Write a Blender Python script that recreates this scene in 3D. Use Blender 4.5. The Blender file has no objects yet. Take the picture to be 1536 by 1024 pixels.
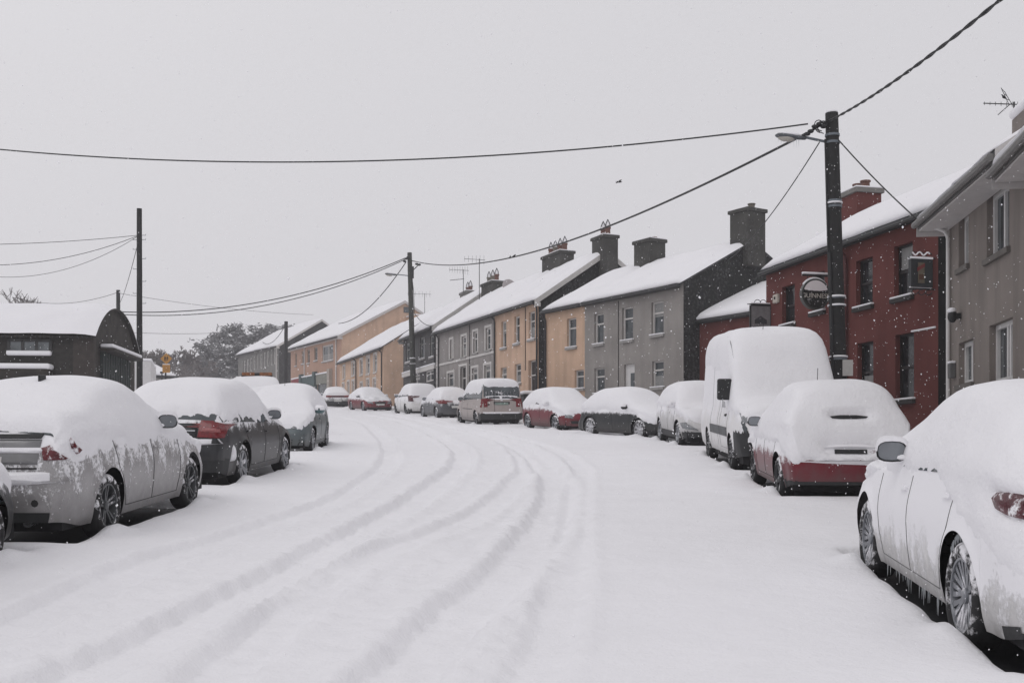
import bpy, bmesh, math, random
from mathutils import Vector, Matrix, noise
from mathutils.bvhtree import BVHTree
R = math.radians
random.seed(7)
scene = bpy.context.scene
COL = scene.collection
F = 1700.0                      # focal length in photo pixels
EYE = Vector((0, 0, 1.53))
SLOPE = 0.068

def lerp(a, b, t): return a + (b - a) * t
def clamp(x, a=0.0, b=1.0): return a if x < a else b if x > b else x
def sstep(a, b, x):
    t = clamp((x - a) / (b - a)); return t * t * (3 - 2 * t)
def nz(p, s=1.0): return noise.noise(Vector(p) * s)
def ipol(kn, x):
    if x <= kn[0][0]: return kn[0][1]
    for (a, va), (b, vb) in zip(kn, kn[1:]):
        if x <= b: return va + (vb - va) * (x - a) / (b - a) if b > a else vb
    return kn[-1][1]
def ipsm(kn, x, r=0.06):
    return sum(ipol(kn, x + r * k) * w for k, w in ((-1, .15), (-.5, .2), (0, .3), (.5, .2), (1, .15)))

def ground(x, y):
    """the street climbs away from the camera and levels off at the top"""
    side = .10*sstep(-2.6,-4.6,x)*sstep(36,22,y)     # the near left kerb lies a little higher
    if y < -6: return SLOPE * -6 + side
    if y < 190: return SLOPE * y + side
    return SLOPE * (190 + 25 * (1 - math.exp(-(y - 190) / 25)))

# ---------------------------------------------------------------- materials
def newmat(name):
    m = bpy.data.materials.new(name); m.use_nodes = True
    nt = m.node_tree; nt.nodes.clear()
    out = nt.nodes.new('ShaderNodeOutputMaterial')
    b = nt.nodes.new('ShaderNodeBsdfPrincipled')
    nt.links.new(b.outputs[0], out.inputs[0])
    return m, nt, b
def node(nt, t, **kw):
    n = nt.nodes.new(t)
    for k, v in kw.items():
        if k in n.inputs.keys(): n.inputs[k].default_value = v
        else: setattr(n, k, v)
    return n
def noisetex(nt, scale, detail=4, mapping=None, rough=.55):
    tc = node(nt, 'ShaderNodeTexCoord')
    n = node(nt, 'ShaderNodeTexNoise', Scale=scale, Detail=detail, Roughness=rough)
    if mapping:
        mp = node(nt, 'ShaderNodeMapping'); mp.inputs['Scale'].default_value = mapping
        nt.links.new(tc.outputs['Object'], mp.inputs[0]); nt.links.new(mp.outputs[0], n.inputs['Vector'])
    else: nt.links.new(tc.outputs['Object'], n.inputs['Vector'])
    return n.outputs['Fac']
def math_(nt, op, a, b=None, c=None):
    n = node(nt, 'ShaderNodeMath', operation=op)
    for i, v in enumerate((a, b, c)):
        if v is None: continue
        if isinstance(v, (int, float)): n.inputs[i].default_value = v
        else: nt.links.new(v, n.inputs[i])
    return n.outputs[0]
def mixc(nt, fac, a, b):
    n = node(nt, 'ShaderNodeMix', data_type='RGBA')
    for i, v in ((0, fac), (6, a), (7, b)):
        if isinstance(v, (int, float)): n.inputs[i].default_value = v
        elif isinstance(v, tuple): n.inputs[i].default_value = (*v, 1) if len(v) == 3 else v
        else: nt.links.new(v, n.inputs[i])
    return n.outputs[2]
def mapr(nt, v, a, b, c=0., d=1., smooth=False):
    n = node(nt, 'ShaderNodeMapRange'); n.inputs[1].default_value = a; n.inputs[2].default_value = b
    n.inputs[3].default_value = c; n.inputs[4].default_value = d
    if smooth: n.interpolation_type = 'SMOOTHSTEP'
    nt.links.new(v, n.inputs[0]); return n.outputs[0]
def bump(nt, bsdf, h, strength=.3, dist=.02):
    b = node(nt, 'ShaderNodeBump', Strength=strength, Distance=dist)
    nt.links.new(h, b.inputs['Height']); nt.links.new(b.outputs[0], bsdf.inputs['Normal'])

SNOW = (.86, .855, .878)
def mat_basic(name, col, rough=.6, var=.18, scale=5, metallic=0., bstr=.15, bscale=60, spec=.4, streak=False):
    m, nt, b = newmat(name)
    n = noisetex(nt, scale, 5, (1, 1, .25) if streak else None)
    f = mapr(nt, n, .25, .75)
    dark = tuple(c * (1 - var) for c in col); lite = tuple(min(1, c * (1 + var)) for c in col)
    nt.links.new(mixc(nt, f, dark, lite), b.inputs['Base Color'])
    b.inputs['Roughness'].default_value = rough; b.inputs['Metallic'].default_value = metallic
    b.inputs['Specular IOR Level'].default_value = spec
    if bstr: bump(nt, b, noisetex(nt, bscale, 3), bstr, .01)
    return m
def mat_render(name, col, var=.16, damp=.25, rough=.9, fleck=0.):
    """painted roughcast: blotches, rain streaks, grain"""
    m, nt, b = newmat(name)
    big = mapr(nt, noisetex(nt, .9, 5), .3, .7)
    st = mapr(nt, noisetex(nt, 2.2, 5, (1, 1, .12)), .45, .75)
    gr = mapr(nt, noisetex(nt, 45, 3), .3, .7)
    c1 = mixc(nt, big, tuple(c * (1 - var) for c in col), tuple(c * (1 + var * .6) for c in col))
    c2 = mixc(nt, math_(nt, 'MULTIPLY', st, damp), c1, tuple(c * .55 for c in col))
    c3 = mixc(nt, math_(nt, 'MULTIPLY', gr, .25), c2, tuple(c * .72 for c in col))
    if fleck:      # flakes caught on the rough wall
        fl = mapr(nt, math_(nt, 'ADD', noisetex(nt, 9, 6, None, .75), math_(nt, 'MULTIPLY', noisetex(nt, .7, 3), .35)), .78-fleck, .95-fleck, 0, .24)
        c3 = mixc(nt, fl, c3, (.30,.30,.31))
    nt.links.new(c3, b.inputs['Base Color'])
    b.inputs['Roughness'].default_value = rough; b.inputs['Specular IOR Level'].default_value = .2
    bump(nt, b, noisetex(nt, 55, 4), .5, .012)
    return m
def mat_snow(name='snow', col=SNOW, bs=.35, mid=0):
    m, nt, b = newmat(name)
    n1 = noisetex(nt, 3.0, 6); n2 = noisetex(nt, 38, 5)
    h = math_(nt, 'ADD', math_(nt, 'MULTIPLY', n1, .8), math_(nt, 'MULTIPLY', n2, .22))
    if mid: h = math_(nt, 'ADD', h, math_(nt, 'MULTIPLY', noisetex(nt, mid, 4), .35))
    bump(nt, b, h, bs, .05)
    f = mapr(nt, noisetex(nt, 1.3, 4), .3, .7)
    nt.links.new(mixc(nt, f, tuple(c * .965 for c in col), col), b.inputs['Base Color'])
    b.inputs['Roughness'].default_value = .85; b.inputs['Specular IOR Level'].default_value = .15
    return m
def mat_paint(name, col, zc, h=.35, A=.9, B=.5, metallic=.3, rough=.35, gloss=.4, grime=.35):
    """car paint, dusted with wind-blown snow that thickens upwards (zc: height where half is covered)"""
    m, nt, b = newmat(name)
    tc = node(nt, 'ShaderNodeTexCoord'); sx = node(nt, 'ShaderNodeSeparateXYZ')
    nt.links.new(tc.outputs['Object'], sx.inputs[0])
    base = math_(nt, 'DIVIDE', math_(nt, 'SUBTRACT', sx.outputs[2], zc), h)
    n1 = math_(nt, 'MULTIPLY', math_(nt, 'SUBTRACT', noisetex(nt, 4.5, 6, (1, 1, .55)), .5), A * 3)
    n2 = math_(nt, 'MULTIPLY', math_(nt, 'SUBTRACT', noisetex(nt, 34, 6, (1, 1, .8), .7), .5), B * 3)
    f = mapr(nt, math_(nt, 'ADD', math_(nt, 'ADD', base, n1), n2), -.18, .22)
    gm = mapr(nt, noisetex(nt, 6, 5, (1.2, 1.2, .4)), .35, .75, 0, grime)
    dirt = mapr(nt, math_(nt, 'ADD', sx.outputs[2], math_(nt, 'MULTIPLY', noisetex(nt, 9, 4), .35)), .3, .75, .75, 0)
    pc = mixc(nt, gm, col, tuple(c * .6 + .035 for c in col))
    pc = mixc(nt, dirt, pc, (.09, .085, .08))
    nt.links.new(mixc(nt, f, pc, SNOW), b.inputs['Base Color'])
    nt.links.new(mapr(nt, f, 0, 1, rough, .9), b.inputs['Roughness'])
    nt.links.new(mapr(nt, f, 0, 1, metallic, 0), b.inputs['Metallic'])
    b.inputs['Specular IOR Level'].default_value = gloss
    bump(nt, b, math_(nt, 'MULTIPLY', f, 1.), .6, .012)
    return m
def mat_dusted(name, col, amount, scale=14, rough=.7, metallic=0., up=0., zs=0.):
    """dark rubber, plastic or bark with snow sticking to it; up: more on surfaces that face upwards"""
    m, nt, b = newmat(name)
    n = noisetex(nt, scale, 6, None, .65)
    f = n
    if up:
        g = node(nt, 'ShaderNodeNewGeometry'); s = node(nt, 'ShaderNodeSeparateXYZ')
        nt.links.new(g.outputs['Normal'], s.inputs[0])
        f = math_(nt, 'ADD', f, math_(nt, 'MULTIPLY', s.outputs[2], up))
    if zs:
        tc = node(nt, 'ShaderNodeTexCoord'); s = node(nt, 'ShaderNodeSeparateXYZ')
        nt.links.new(tc.outputs['Object'], s.inputs[0])
        f = math_(nt, 'ADD', f, math_(nt, 'MULTIPLY', s.outputs[2], zs))
    f = mapr(nt, f, 1 - amount - .06, 1 - amount + .06)
    dk = mixc(nt, mapr(nt, noisetex(nt, 8, 4), .3, .7), tuple(c * .75 for c in col), tuple(c * 1.25 for c in col))
    nt.links.new(mixc(nt, f, dk, SNOW), b.inputs['Base Color'])
    b.inputs['Roughness'].default_value = rough; b.inputs['Metallic'].default_value = metallic
    bump(nt, b, noisetex(nt, 40, 4), .25, .01)
    return m
def mat_glass(name='window_glass', col=(.035, .042, .046), rough=.08):
    m, nt, b = newmat(name)
    n = mapr(nt, noisetex(nt, 1.6, 4), .35, .7)
    nt.links.new(mixc(nt, n, col, tuple(c * 2.2 + .02 for c in col)), b.inputs['Base Color'])
    b.inputs['Roughness'].default_value = rough; b.inputs['Specular IOR Level'].default_value = .5
    bump(nt, b, noisetex(nt, 1.2, 2), .05, .05)
    return m

# ---------------------------------------------------------------- meshes
class MB:
    def __init__(s): s.v = []; s.f = []
    def add(s, v, f):
        o = len(s.v); s.v += [tuple(p) for p in v]; s.f += [tuple(i + o for i in q) for q in f]
    def box(s, a, b, M=None):
        (x0, y0, z0), (x1, y1, z1) = a, b
        v = [Vector(p) for p in ((x0,y0,z0),(x1,y0,z0),(x1,y1,z0),(x0,y1,z0),(x0,y0,z1),(x1,y0,z1),(x1,y1,z1),(x0,y1,z1))]
        if M: v = [M @ p for p in v]
        s.add(v, [(3,2,1,0),(4,5,6,7),(0,1,5,4),(1,2,6,5),(2,3,7,6),(3,0,4,7)]); return s
    def tube(s, pts, r, n=8, cap=True, r1=None):
        pts = [Vector(p) for p in pts]; k = len(pts); vs = []; ref = None
        for i, p in enumerate(pts):
            d = (pts[min(i+1,k-1)] - pts[max(i-1,0)]).normalized()
            if ref is None:
                ref = Vector((0,0,1)) if abs(d.z) < .9 else Vector((1,0,0))
            a = d.cross(ref).normalized(); c = a.cross(d).normalized(); ref = c
            rr = r if r1 is None else lerp(r, r1, i/(k-1))
            for j in range(n):
                t = 2*math.pi*j/n; vs.append(p + a*math.cos(t)*rr + c*math.sin(t)*rr)
        fs = [(i*n+j, i*n+(j+1)%n, (i+1)*n+(j+1)%n, (i+1)*n+j) for i in range(k-1) for j in range(n)]
        if cap: fs += [tuple(range(n))[::-1], tuple((k-1)*n+j for j in range(n))]
        s.add(vs, fs); return s
    def lathe(s, prof, n=24, M=None, close=False):
        """prof: (radius, height) about z"""
        vs = []
        for r, h in prof:
            for j in range(n):
                t = 2*math.pi*j/n; p = Vector((r*math.cos(t), r*math.sin(t), h)); vs.append(M @ p if M else p)
        k = len(prof)
        fs = [(i*n+j, i*n+(j+1)%n, (i+1)*n+(j+1)%n, (i+1)*n+j) for i in range(k-1) for j in range(n)]
        if close: fs += [tuple(range(n))[::-1], tuple((k-1)*n+j for j in range(n))]
        s.add(vs, fs); return s
    def prism(s, poly, h0, h1, M=None):
        """poly in xy, extruded along z"""
        n = len(poly)
        v = [Vector((x,y,h0)) for x,y in poly] + [Vector((x,y,h1)) for x,y in poly]
        if M: v = [M @ p for p in v]
        s.add(v, [tuple(range(n))[::-1], tuple(range(n,2*n))] + [(i,(i+1)%n,n+(i+1)%n,n+i) for i in range(n)]); return s
    def ball(s, c, r, n=10, m=7, sq=(1,1,1)):
        vs = [Vector((c[0],c[1],c[2]-r*sq[2]))]
        for i in range(1, m):
            a = math.pi*i/m
            for j in range(n):
                t = 2*math.pi*j/n
                vs.append(Vector((c[0]+r*sq[0]*math.sin(a)*math.cos(t), c[1]+r*sq[1]*math.sin(a)*math.sin(t), c[2]-r*sq[2]*math.cos(a))))
        vs.append(Vector((c[0],c[1],c[2]+r*sq[2])))
        fs = [(0, 1+(j+1)%n, 1+j) for j in range(n)]
        for i in range(m-2):
            fs += [(1+i*n+j, 1+i*n+(j+1)%n, 1+(i+1)*n+(j+1)%n, 1+(i+1)*n+j) for j in range(n)]
        fs += [(1+(m-2)*n+j, 1+(m-2)*n+(j+1)%n, len(vs)-1) for j in range(n)]
        s.add(vs, fs); return s
    def build(s, name, mat, parent=None, smooth=False, bevel=0., fix=True, label=None):
        me = bpy.data.meshes.new(name); me.from_pydata(s.v, [], s.f)
        if fix:
            bm = bmesh.new(); bm.from_mesh(me); bmesh.ops.recalc_face_normals(bm, faces=bm.faces); bm.to_mesh(me); bm.free()
        if mat: me.materials.append(mat)
        if smooth:
            me.polygons.foreach_set('use_smooth', [True]*len(me.polygons))
            if smooth != 'all':
                try: me.set_sharp_from_angle(angle=R(40))
                except Exception: pass
        o = bpy.data.objects.new(name, me); COL.objects.link(o)
        if parent: o.parent = parent
        if bevel:
            b = o.modifiers.new('bevel', 'BEVEL'); b.width = bevel; b.segments = 2; b.limit_method = 'ANGLE'
        if label: o['label'] = label
        return o
def tag(o, label=None, cat=None, group=None, kind=None):
    if label: o['label'] = label
    if cat: o['category'] = cat
    if group: o['group'] = group
    if kind: o['kind'] = kind
    return o
def thing(name, label, cat, loc=(0,0,0), rot=None, group=None):
    o = bpy.data.objects.new(name, None); COL.objects.link(o); o.empty_display_size = .2
    o.location = loc
    if rot is not None: o.rotation_euler = rot.to_euler() if isinstance(rot, Matrix) else (0, 0, rot)
    return tag(o, label, cat, group)
def px(u, v, Y):
    return Vector(((u-768)/F*Y, Y, EYE.z + (695-v)/F*Y))
def copy_tree(o, parent=None):
    c = o.copy(); COL.objects.link(c)
    if parent: c.parent = parent; c.matrix_parent_inverse.identity()
    for ch in [q for q in o.children]: copy_tree(ch, c)
    return c
def text_mesh(body, size, depth, name, mat, parent, M):
    cu = bpy.data.curves.new(name+'_font', 'FONT'); cu.body = body; cu.size = size; cu.extrude = depth
    cu.align_x = 'CENTER'; cu.align_y = 'CENTER'
    t = bpy.data.objects.new(name+'_tmp', cu); COL.objects.link(t)
    bpy.context.view_layer.update()
    me = bpy.data.meshes.new_from_object(t.evaluated_get(bpy.context.evaluated_depsgraph_get()))
    bpy.data.objects.remove(t); bpy.data.curves.remove(cu)
    me.name = name; me.transform(M); me.materials.clear(); me.materials.append(mat)
    o = bpy.data.objects.new(name, me); COL.objects.link(o)
    if parent: o.parent = parent
    return o

SN = mat_snow()
SNC = mat_snow('car_snow', SNOW, .6, 13)
GLASS = mat_glass()
GLASSD = mat_glass('dark_room_glass', (.012,.014,.016), .12)
BLACK = mat_basic('black_plastic', (.018, .019, .020), .55, .2, 10)
DARKMETAL = mat_basic('dark_painted_metal', (.03, .032, .034), .5, .25, 8)
WHITEP = mat_basic('white_paint', (.62, .61, .60), .5, .08, 6, bstr=.05)
SLATE = mat_basic('slate', (.06, .062, .066), .7, .3, 7)
CHROME = mat_basic('chrome', (.55, .56, .58), .18, .1, 5, metallic=.9, bstr=0)
# ---------------------------------------------------------------- ground
# car footprints: (x, y, heading, half length, half width, fill (0 = bare road under it))
CARS_FOOT = []
RUTS = [  # x, y along wheel ruts in the snow, depth, half width
 ([(-3.75,2),(-3.45,5.5),(-3.2,7.0),(-3.1,9.8),(-2.7,12.6),(-2.35,16.9),(-2.6,24.2),(-4.2,36),(-7.4,52.5),(-14,72)], .052, .21),
 ([(-2.9,2),(-2.36,5.9),(-2.2,7.0),(-1.99,8.7),(-1.66,11.6),(-1.24,16.8),(-1.05,24.2),(-2.0,33.3),(-5.5,52.5),(-11.5,72)], .070, .24),
 ([(-1.9,2),(-1.6,6),(-1.38,9.8),(-.5,13.3),(.13,19),(.25,24),(-.55,33.3),(-4.2,52),(-10,72)], .048, .20),
 ([(-1.3,2),(-.65,5.9),(-.31,8.0),(.07,10.2),(.58,15.1),(.68,21),(-.05,31),(-3.4,47.5),(-9,70)], .068, .26),
 ([(-.75,2),(.1,6),(.5,10),(1.0,17),(1.28,22),(.75,30),(-2.6,47),(-8.2,70)], .036, .17),
]
_rc = []
for pts, dep, hw in RUTS:
    pl = []
    for i in range(len(pts)-1):          # Catmull-Rom, so that ruts bend smoothly
        p0 = pts[max(i-1,0)]; p1 = pts[i]; p2 = pts[i+1]; p3 = pts[min(i+2,len(pts)-1)]
        for k in range(8):
            t = k/8
            q = [0.5*((2*p1[c])+(-p0[c]+p2[c])*t+(2*p0[c]-5*p1[c]+4*p2[c]-p3[c])*t*t+(-p0[c]+3*p1[c]-3*p2[c]+p3[c])*t**3) for c in (0,1)]
            pl.append((q[1], q[0]))
    pl.append((pts[-1][1], pts[-1][0]))
    _rc.append((pl, dep, hw))
import bisect
_rk = [([p[0] for p in pl], [p[1] for p in pl], d, h) for pl, d, h in _rc]
def rut_x(k, y):
    ys, xs, _, _ = _rk[k]
    if y <= ys[0]: return xs[0], 0.
    if y >= ys[-1]: return xs[-1], 0.
    i = bisect.bisect_right(ys, y) - 1
    s = (xs[i+1]-xs[i])/(ys[i+1]-ys[i]); return xs[i] + s*(y-ys[i]), s
def snow_h(x, y):
    """height of the snow above the nominal street plane"""
    h = .028*nz((x*.35, y*.35, 1.3)) + .012*nz((x*1.3, y*1.3, 4.2)) + .004*nz((x*4, y*4, 2.2))
    if 1.5 < y < 75:
        xl = rut_x(0, y)[0]; xr = rut_x(4, y)[0]
        if xl - 1.5 < x < xr + 1.2:
            fall = sstep(75, 60, y)
            mid = sstep(xl-.7, xl+.3, x)*sstep(xr+.5, xr-.3, x)
            ragged = nz((x*2.4, y*1.6, 8.1))
            h += fall*mid*(-.022 + .016*max(0, ragged) + .038*max(0, nz((x*6, y*5, 3.3)))*sstep(-.3,.3,nz((x*.8,y*.5,2.))) + .018*nz((x*12, y*11, 5.)))
            for k in range(5):
                cx, s = rut_x(k, y); _, _, dep, hw = _rk[k]
                d = abs(x-cx)/math.sqrt(1+s*s)
                if d < hw*3.2:
                    w = hw*(1+.18*nz((x*.5, y*.5, k*3.)))
                    h += fall*(-dep*(1-sstep(w*.84, w*1.06, d+.03*nz((x*7, y*4, 1.)))) + dep*.42*math.exp(-((d-w*1.38)/(w*.34))**2)*(1+.55*nz((x*3.5, y*1.1, k*5.))+.8*nz((x*8, y*5, k*2.))))
    if h < -.09: h = -.09-.045*(1-math.exp((h+.09)/.045))
    hole = 0.
    for (cx, cy, a, hl, hw, fill) in CARS_FOOT:
        dx, dy = x-cx, y-cy
        if dx*dx+dy*dy > (hl+1.5)**2: continue
        f = -math.sin(a)*dx+math.cos(a)*dy; r = math.cos(a)*dx+math.sin(a)*dy
        qx, qy = abs(f)-hl, abs(r)-hw
        sd = max(qx, qy) if max(qx, qy) < 0 else math.hypot(max(qx,0), max(qy,0))
        sd += .05*nz((x*2.2, y*2.2, 6.))
        if sd < .3:
            hole = max(hole, sstep(.10, -.17, sd)*(1-fill))
        # the wind piles snow up against the tyres
        for wf in (-hl*.64, hl*.64):
            for sg in (-1, 1):
                d2 = (f-wf)**2/.07+(r-sg*(hw+.10))**2/.018
                if d2 < 6: h += .085*math.exp(-d2)
    if x > -50:   # footpaths stand a kerb higher than the road
        xr = 5.9 if y < 26 else ipol([(26,6.4),(31,6.6),(36,5.6),(44,3.2),(52,-.2),(62,-3.4),(75,-8.5),(95,-17)], y)
        h += .11*sstep(xr, xr+.5, x)
        xl = ipol([(0,-6.6),(28,-6.7),(40,-8.4),(55,-13.5),(75,-21)], y)
        if y < 75: h += .13*sstep(xl, xl-.5, x)*(1+.6*nz((x*.6, y*.6, 9.))) + .25*sstep(xl-1, xl-4, x)*(.6+.5*nz((x*.25,y*.25,3.)))
    return h - .30*hole
def lines(segs):
    out = [segs[0][0]]
    for a, b, st in segs:
        n = max(1, round((b-a)/st)); out += [a+(b-a)*i/n for i in range(1, n+1)]
    return out
def make_ground():
    xs = lines([(-230,-60,12),(-60,-24,1.5),(-24,-8.2,.28),(-8.2,-4.0,.08),(-4.0,2.2,.055),(2.2,7.2,.08),(7.2,12,.4),(12,40,2),(40,230,14)])
    ys = lines([(-60,-8,4),(-8,2,.5),(2,4.5,.12),(4.5,14,.06),(14,24,.085),(24,42,.14),(42,62,.25),(62,110,.8),(110,200,4),(200,340,10)])
    nx = len(xs); vs = []; 
    for y in ys:
        for x in xs:
            near = -26 < x < 13 and -2 < y < 112
            vs.append((x, y, ground(x, y) + (snow_h(x, y) if near else .05*nz((x*.1,y*.1,0)))))
    fs = [(j*nx+i, j*nx+i+1, (j+1)*nx+i+1, (j+1)*nx+i) for j in range(len(ys)-1) for i in range(nx-1)]
    mb = MB(); mb.v = vs; mb.f = fs
    o = mb.build('snowy_ground', mat_snow('ground_snow', SNOW, .6, 9), None, smooth='all', fix=False)
    tag(o, 'street and ground under fresh snow with curving wheel ruts', kind='structure')
    # the bare dry road that shows in the hollows under the parked cars
    mb = MB(); ys = [-40+i*4 for i in range(40)]; rows = []
    for y in ys:
        c = ipol([(0,-.5),(30,-.6),(40,-1.6),(52,-4.6),(70,-9.5),(95,-20),(115,-32)], y)
        hw = 8.0 if y < 60 else 8.5
        rows.append([(c-hw, y), (c-hw/3, y), (c+hw/3, y), (c+hw, y)])
    for r in rows: mb.v += [(x, y, ground(x,y)-.15) for x, y in r]
    mb.f = [(j*4+i, j*4+i+1, j*4+i+5, j*4+i+4) for j in range(len(rows)-1) for i in range(3)]
    o = mb.build('road', mat_basic('dark_asphalt', (.032,.034,.036), .6, .3, 20, bstr=.4, bscale=120), None, fix=False)
    tag(o, 'dark road surface bare under the parked cars', kind='structure')
# ---------------------------------------------------------------- cars
TYPES = {
 'hatch': dict(L=4.05, W=1.74, wb=2.52, fo=.82, wr=.70, Rw=.315,
   top=[(0,.48),(.02,.60),(.08,.68),(.25,.77),(.9,.93),(1.05,.97),(1.8,1.38),(2.1,1.46),(2.6,1.49),(3.2,1.45),(3.55,1.36),(3.82,1.06),(3.94,.95),(4.01,.80),(4.05,.55)],
   belt=[(0,.5),(.3,.72),(1.1,.88),(3.7,1.0),(4.05,.9)]),
 'saloon': dict(L=4.72, W=1.83, wb=2.75, fo=.93, wr=.70, Rw=.33,
   top=[(0,.45),(.02,.58),(.1,.67),(.3,.75),(1.15,.93),(1.35,.98),(2.1,1.37),(2.45,1.45),(2.9,1.46),(3.3,1.40),(3.95,1.14),(4.1,1.11),(4.5,1.09),(4.62,1.04),(4.68,.82),(4.72,.5)],
   belt=[(0,.5),(.3,.70),(1.2,.87),(4.2,1.0),(4.72,.9)]),
 'fastback': dict(L=4.72, W=1.84, wb=2.72, fo=.95, wr=.68, Rw=.34,
   top=[(0,.46),(.02,.58),(.1,.68),(.3,.77),(1.15,.96),(1.35,1.0),(2.1,1.38),(2.45,1.47),(2.9,1.49),(3.3,1.45),(4.0,1.25),(4.4,1.10),(4.55,1.05),(4.66,.85),(4.72,.5)],
   belt=[(0,.5),(.3,.72),(1.2,.89),(4.2,1.02),(4.72,.9)]),
 'estate': dict(L=4.72, W=1.81, wb=2.70, fo=.92, wr=.72, Rw=.325,
   top=[(0,.46),(.02,.58),(.1,.68),(.3,.75),(1.15,.92),(1.35,.97),(2.1,1.37),(2.45,1.46),(3.0,1.49),(3.7,1.46),(4.1,1.38),(4.45,1.12),(4.58,1.02),(4.68,.82),(4.72,.5)],
   belt=[(0,.5),(.3,.70),(1.2,.87),(4.3,.98),(4.72,.9)]),
 'suv': dict(L=4.45, W=1.84, wb=2.64, fo=.90, wr=.73, Rw=.35, sill=.26,
   top=[(0,.52),(.02,.68),(.08,.80),(.25,.90),(1.0,1.06),(1.15,1.10),(1.85,1.55),(2.2,1.63),(2.8,1.66),(3.6,1.61),(3.95,1.52),(4.22,1.18),(4.34,1.02),(4.42,.85),(4.45,.55)],
   belt=[(0,.55),(.3,.84),(1.1,1.0),(4.1,1.12),(4.45,1.0)]),
 'mpv': dict(L=4.40, W=1.80, wb=2.68, fo=.86, wr=.76, Rw=.32,
   top=[(0,.50),(.02,.62),(.08,.72),(.25,.82),(.95,1.02),(1.1,1.07),(1.85,1.55),(2.2,1.64),(2.8,1.68),(3.7,1.66),(4.05,1.60),(4.25,1.25),(4.34,1.02),(4.39,.80),(4.40,.55)],
   belt=[(0,.5),(.3,.76),(1.1,.95),(4.1,1.05),(4.4,1.0)]),
 'smallvan': dict(L=4.40, W=1.79, wb=2.68, fo=.88, wr=.86, Rw=.315, sill=.24,
   top=[(0,.50),(.03,.66),(.12,.78),(.85,1.02),(1.0,1.06),(1.6,1.62),(1.95,1.78),(2.5,1.83),(4.0,1.83),(4.26,1.79),(4.35,1.40),(4.39,1.0),(4.40,.45)],
   belt=[(0,.5),(.3,.76),(1.0,.98),(4.25,1.08),(4.4,1.0)]),
 'bigvan': dict(L=5.70, W=1.99, wb=3.40, fo=.98, wr=.88, Rw=.345, sill=.30,
   top=[(0,.55),(.03,.85),(.14,1.04),(.75,1.24),(.9,1.30),(1.60,2.12),(1.95,2.40),(2.4,2.50),(5.3,2.50),(5.58,2.42),(5.66,2.1),(5.69,1.2),(5.70,.5)],
   belt=[(0,.6),(.3,.95),(.95,1.14),(1.6,1.22),(5.6,1.22),(5.7,1.1)]),
}
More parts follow.
